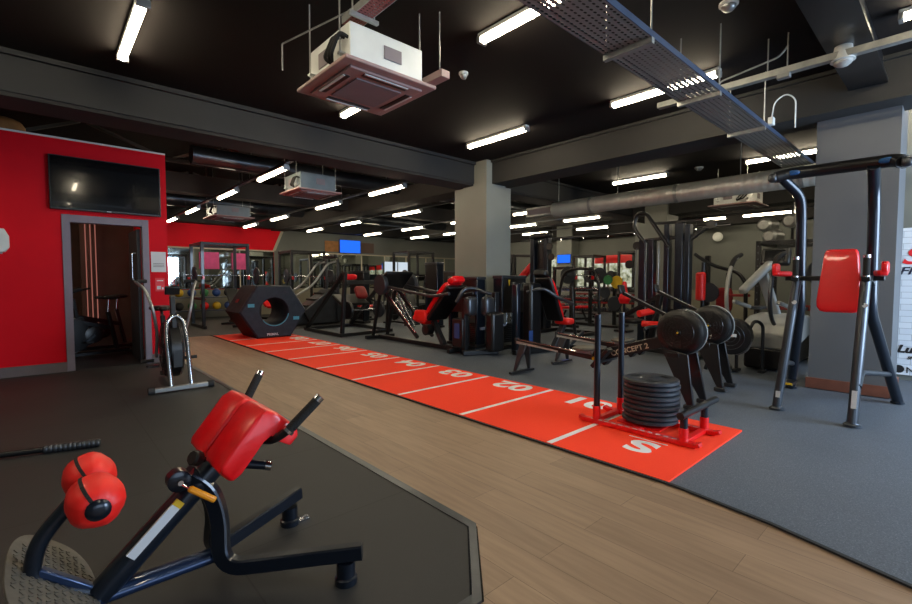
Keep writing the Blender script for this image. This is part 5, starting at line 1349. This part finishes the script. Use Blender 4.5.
obj('hoop', W(o).tube([(9.3, 6.45, .03), (9.3, 6.55, .7), (9.3, 6.40, 1.42), (9.3, 6.1, 1.52), (9.3, 5.60, 1.50), (9.3, 5.45, 1.2), (9.3, 5.42, .03)], .035, .2), 'black_steel', t)
obj('curved_post', W(o).tube([(8.4, 5.45, .03), (8.36, 5.50, .5), (8.42, 5.56, 1.12)], .035, .3), 'black_steel', t)
obj('base_frame', W(o).bar([(8.4, 5.5, .05), (9.4, 5.5, .05)], .07, .09).bar([(9.3, 6.5, .05), (9.3, 5.4, .05)], .07, .09), 'black_steel', t, bevel=.006)
obj('cross_bar', W(o).cyl((9.3, 6.5, 1.05), (9.3, 5.45, 1.05), .02, 10), 'chrome', t)
power_rack(12.2, 13.1, 11.6, 12.4, 2.1, 'black squat rack left of the blue screen on the right wall')
power_rack(14.6, 15.4, 8.8, 9.6, 2.15, 'black squat rack behind the dumbbell racks, before the window reflections')
power_rack(10.2, 11.0, 6.7, 7.3, 1.6, 'short black rack with chrome bar before the dumbbell racks')
bench(12.1, 8.6, R(20), 'red flat bench directly before the left dumbbell rack', 0)
# dumbbell racks
dumbbell_rack(13.3, 9.4, R(-70)-0.0, 2.6, 'left dumbbell rack with red shelf lips before the patterned window reflections', 'small dark metal dumbbell on the left dumbbell rack', 'dumbbells on the left rack')
dumbbell_rack(12.6, 6.6+.6, R(-75), 1.9, 'right dumbbell rack with red shelf lips near the far pillar', 'small dark metal dumbbell on the right dumbbell rack', 'dumbbells on the right rack')
dumbbell_rack(13.9, 14.6, R(-60), 2.4, 'dumbbell rack in the far corner of mirrors', 'small dark metal dumbbell on the far corner rack', 'dumbbells on the far corner rack')
for (x, y, z, r_, c, lb) in ((11.4, 6.62, .012, 1, 'yellow', 'yellow'),):
    t = thing('plate_tree', 'plate storage tree with yellow and dark discs in front of the right racks', 'plate rack', (11.2, 6.1, .012))
    obj('post', MB().bar([(0, 0, .01), (0, 0, 1.45)], .08, .08, (0, 1, 0)), 'black_steel', t, bevel=.006)
    obj('base', MB().box((0, 0, .03), (.6, .5, .05)), 'black_steel', t, bevel=.006)
    for k, (dy, z, c, rr) in enumerate(((-.10, 1.18, 'yellow_plastic', .17), (.12, 1.24, 'green_plastic', .13), (-.05, .62, 'plate_rubber', .2), (.2, .9, 'plate_rubber', .15))):
        obj('disc', MB().lathe((-.06-.05*(k % 2), dy, z), (-1, 0, 0), [(0, .03), (.001, rr*.94), (.02, rr), (.05, rr*.94), (.051, .03)], 26), c, t)
t = thing('safety_cone', 'tall narrow red pad standing in front of the plate tree', 'training pad', (10.3, 5.36, .012))
obj('pad', MB().lathe((0, 0, .68), (0, 0, 1), [(0, .10), (.1, .14), (.3, .07), (.5, .05), (.52, .03)], 18), 'red_vinyl', t)
obj('base', MB().box((0, 0, .03), (.34, .34, .05)), 'black_steel', t, bevel=.01)
obj('post', MB().cyl((0, 0, .05), (0, 0, .7), .03, 12), 'black_steel', t)
for k, (x, y) in enumerate(((11.0, 15.4), (12.3, 15.4), (13.6, 12.6))):
    treadmill(x, y, R(90), 'dark treadmill facing the far mirrors, %s from the left' % ['first', 'second', 'third'][k])
for k, (x, y, lb) in enumerate(((8.2, 15.6, 'black exercise bike before the far mirrors left of the treadmills'), (7.4, 10.4, 'black exercise bike behind the leg press platform'), (9.4, 15.3, 'black exercise bike before the far mirrors right of the other bike'))):
    spin_bike(x, y, R(70+20*k), lb)
stack_tower(7.6, 9.2, R(-90), .5, 1.7, 'tall dark stack tower between the leg press and the slim rack')
stack_tower(6.8, 11.6, R(-80), .6, 1.5, 'dark stack tower behind the squat frame')
stack_tower(12.2, 13.8, R(-60), .9, 1.6, 'wide dark stack tower left of the central pillar before the bright window reflection')
# inside the office
dup(near, (-.9, 9.2, 2.92), None, 'added unseen tube light on the office ceiling, brightening the doorway interior')  # unseen lamp added to brighten the room behind the doorway
spin_bike(.62, 9.35, R(200), 'dark exercise bike inside the doorway, left one')
spin_bike(.80, 10.1, R(195), 'dark exercise bike inside the doorway, farther one')
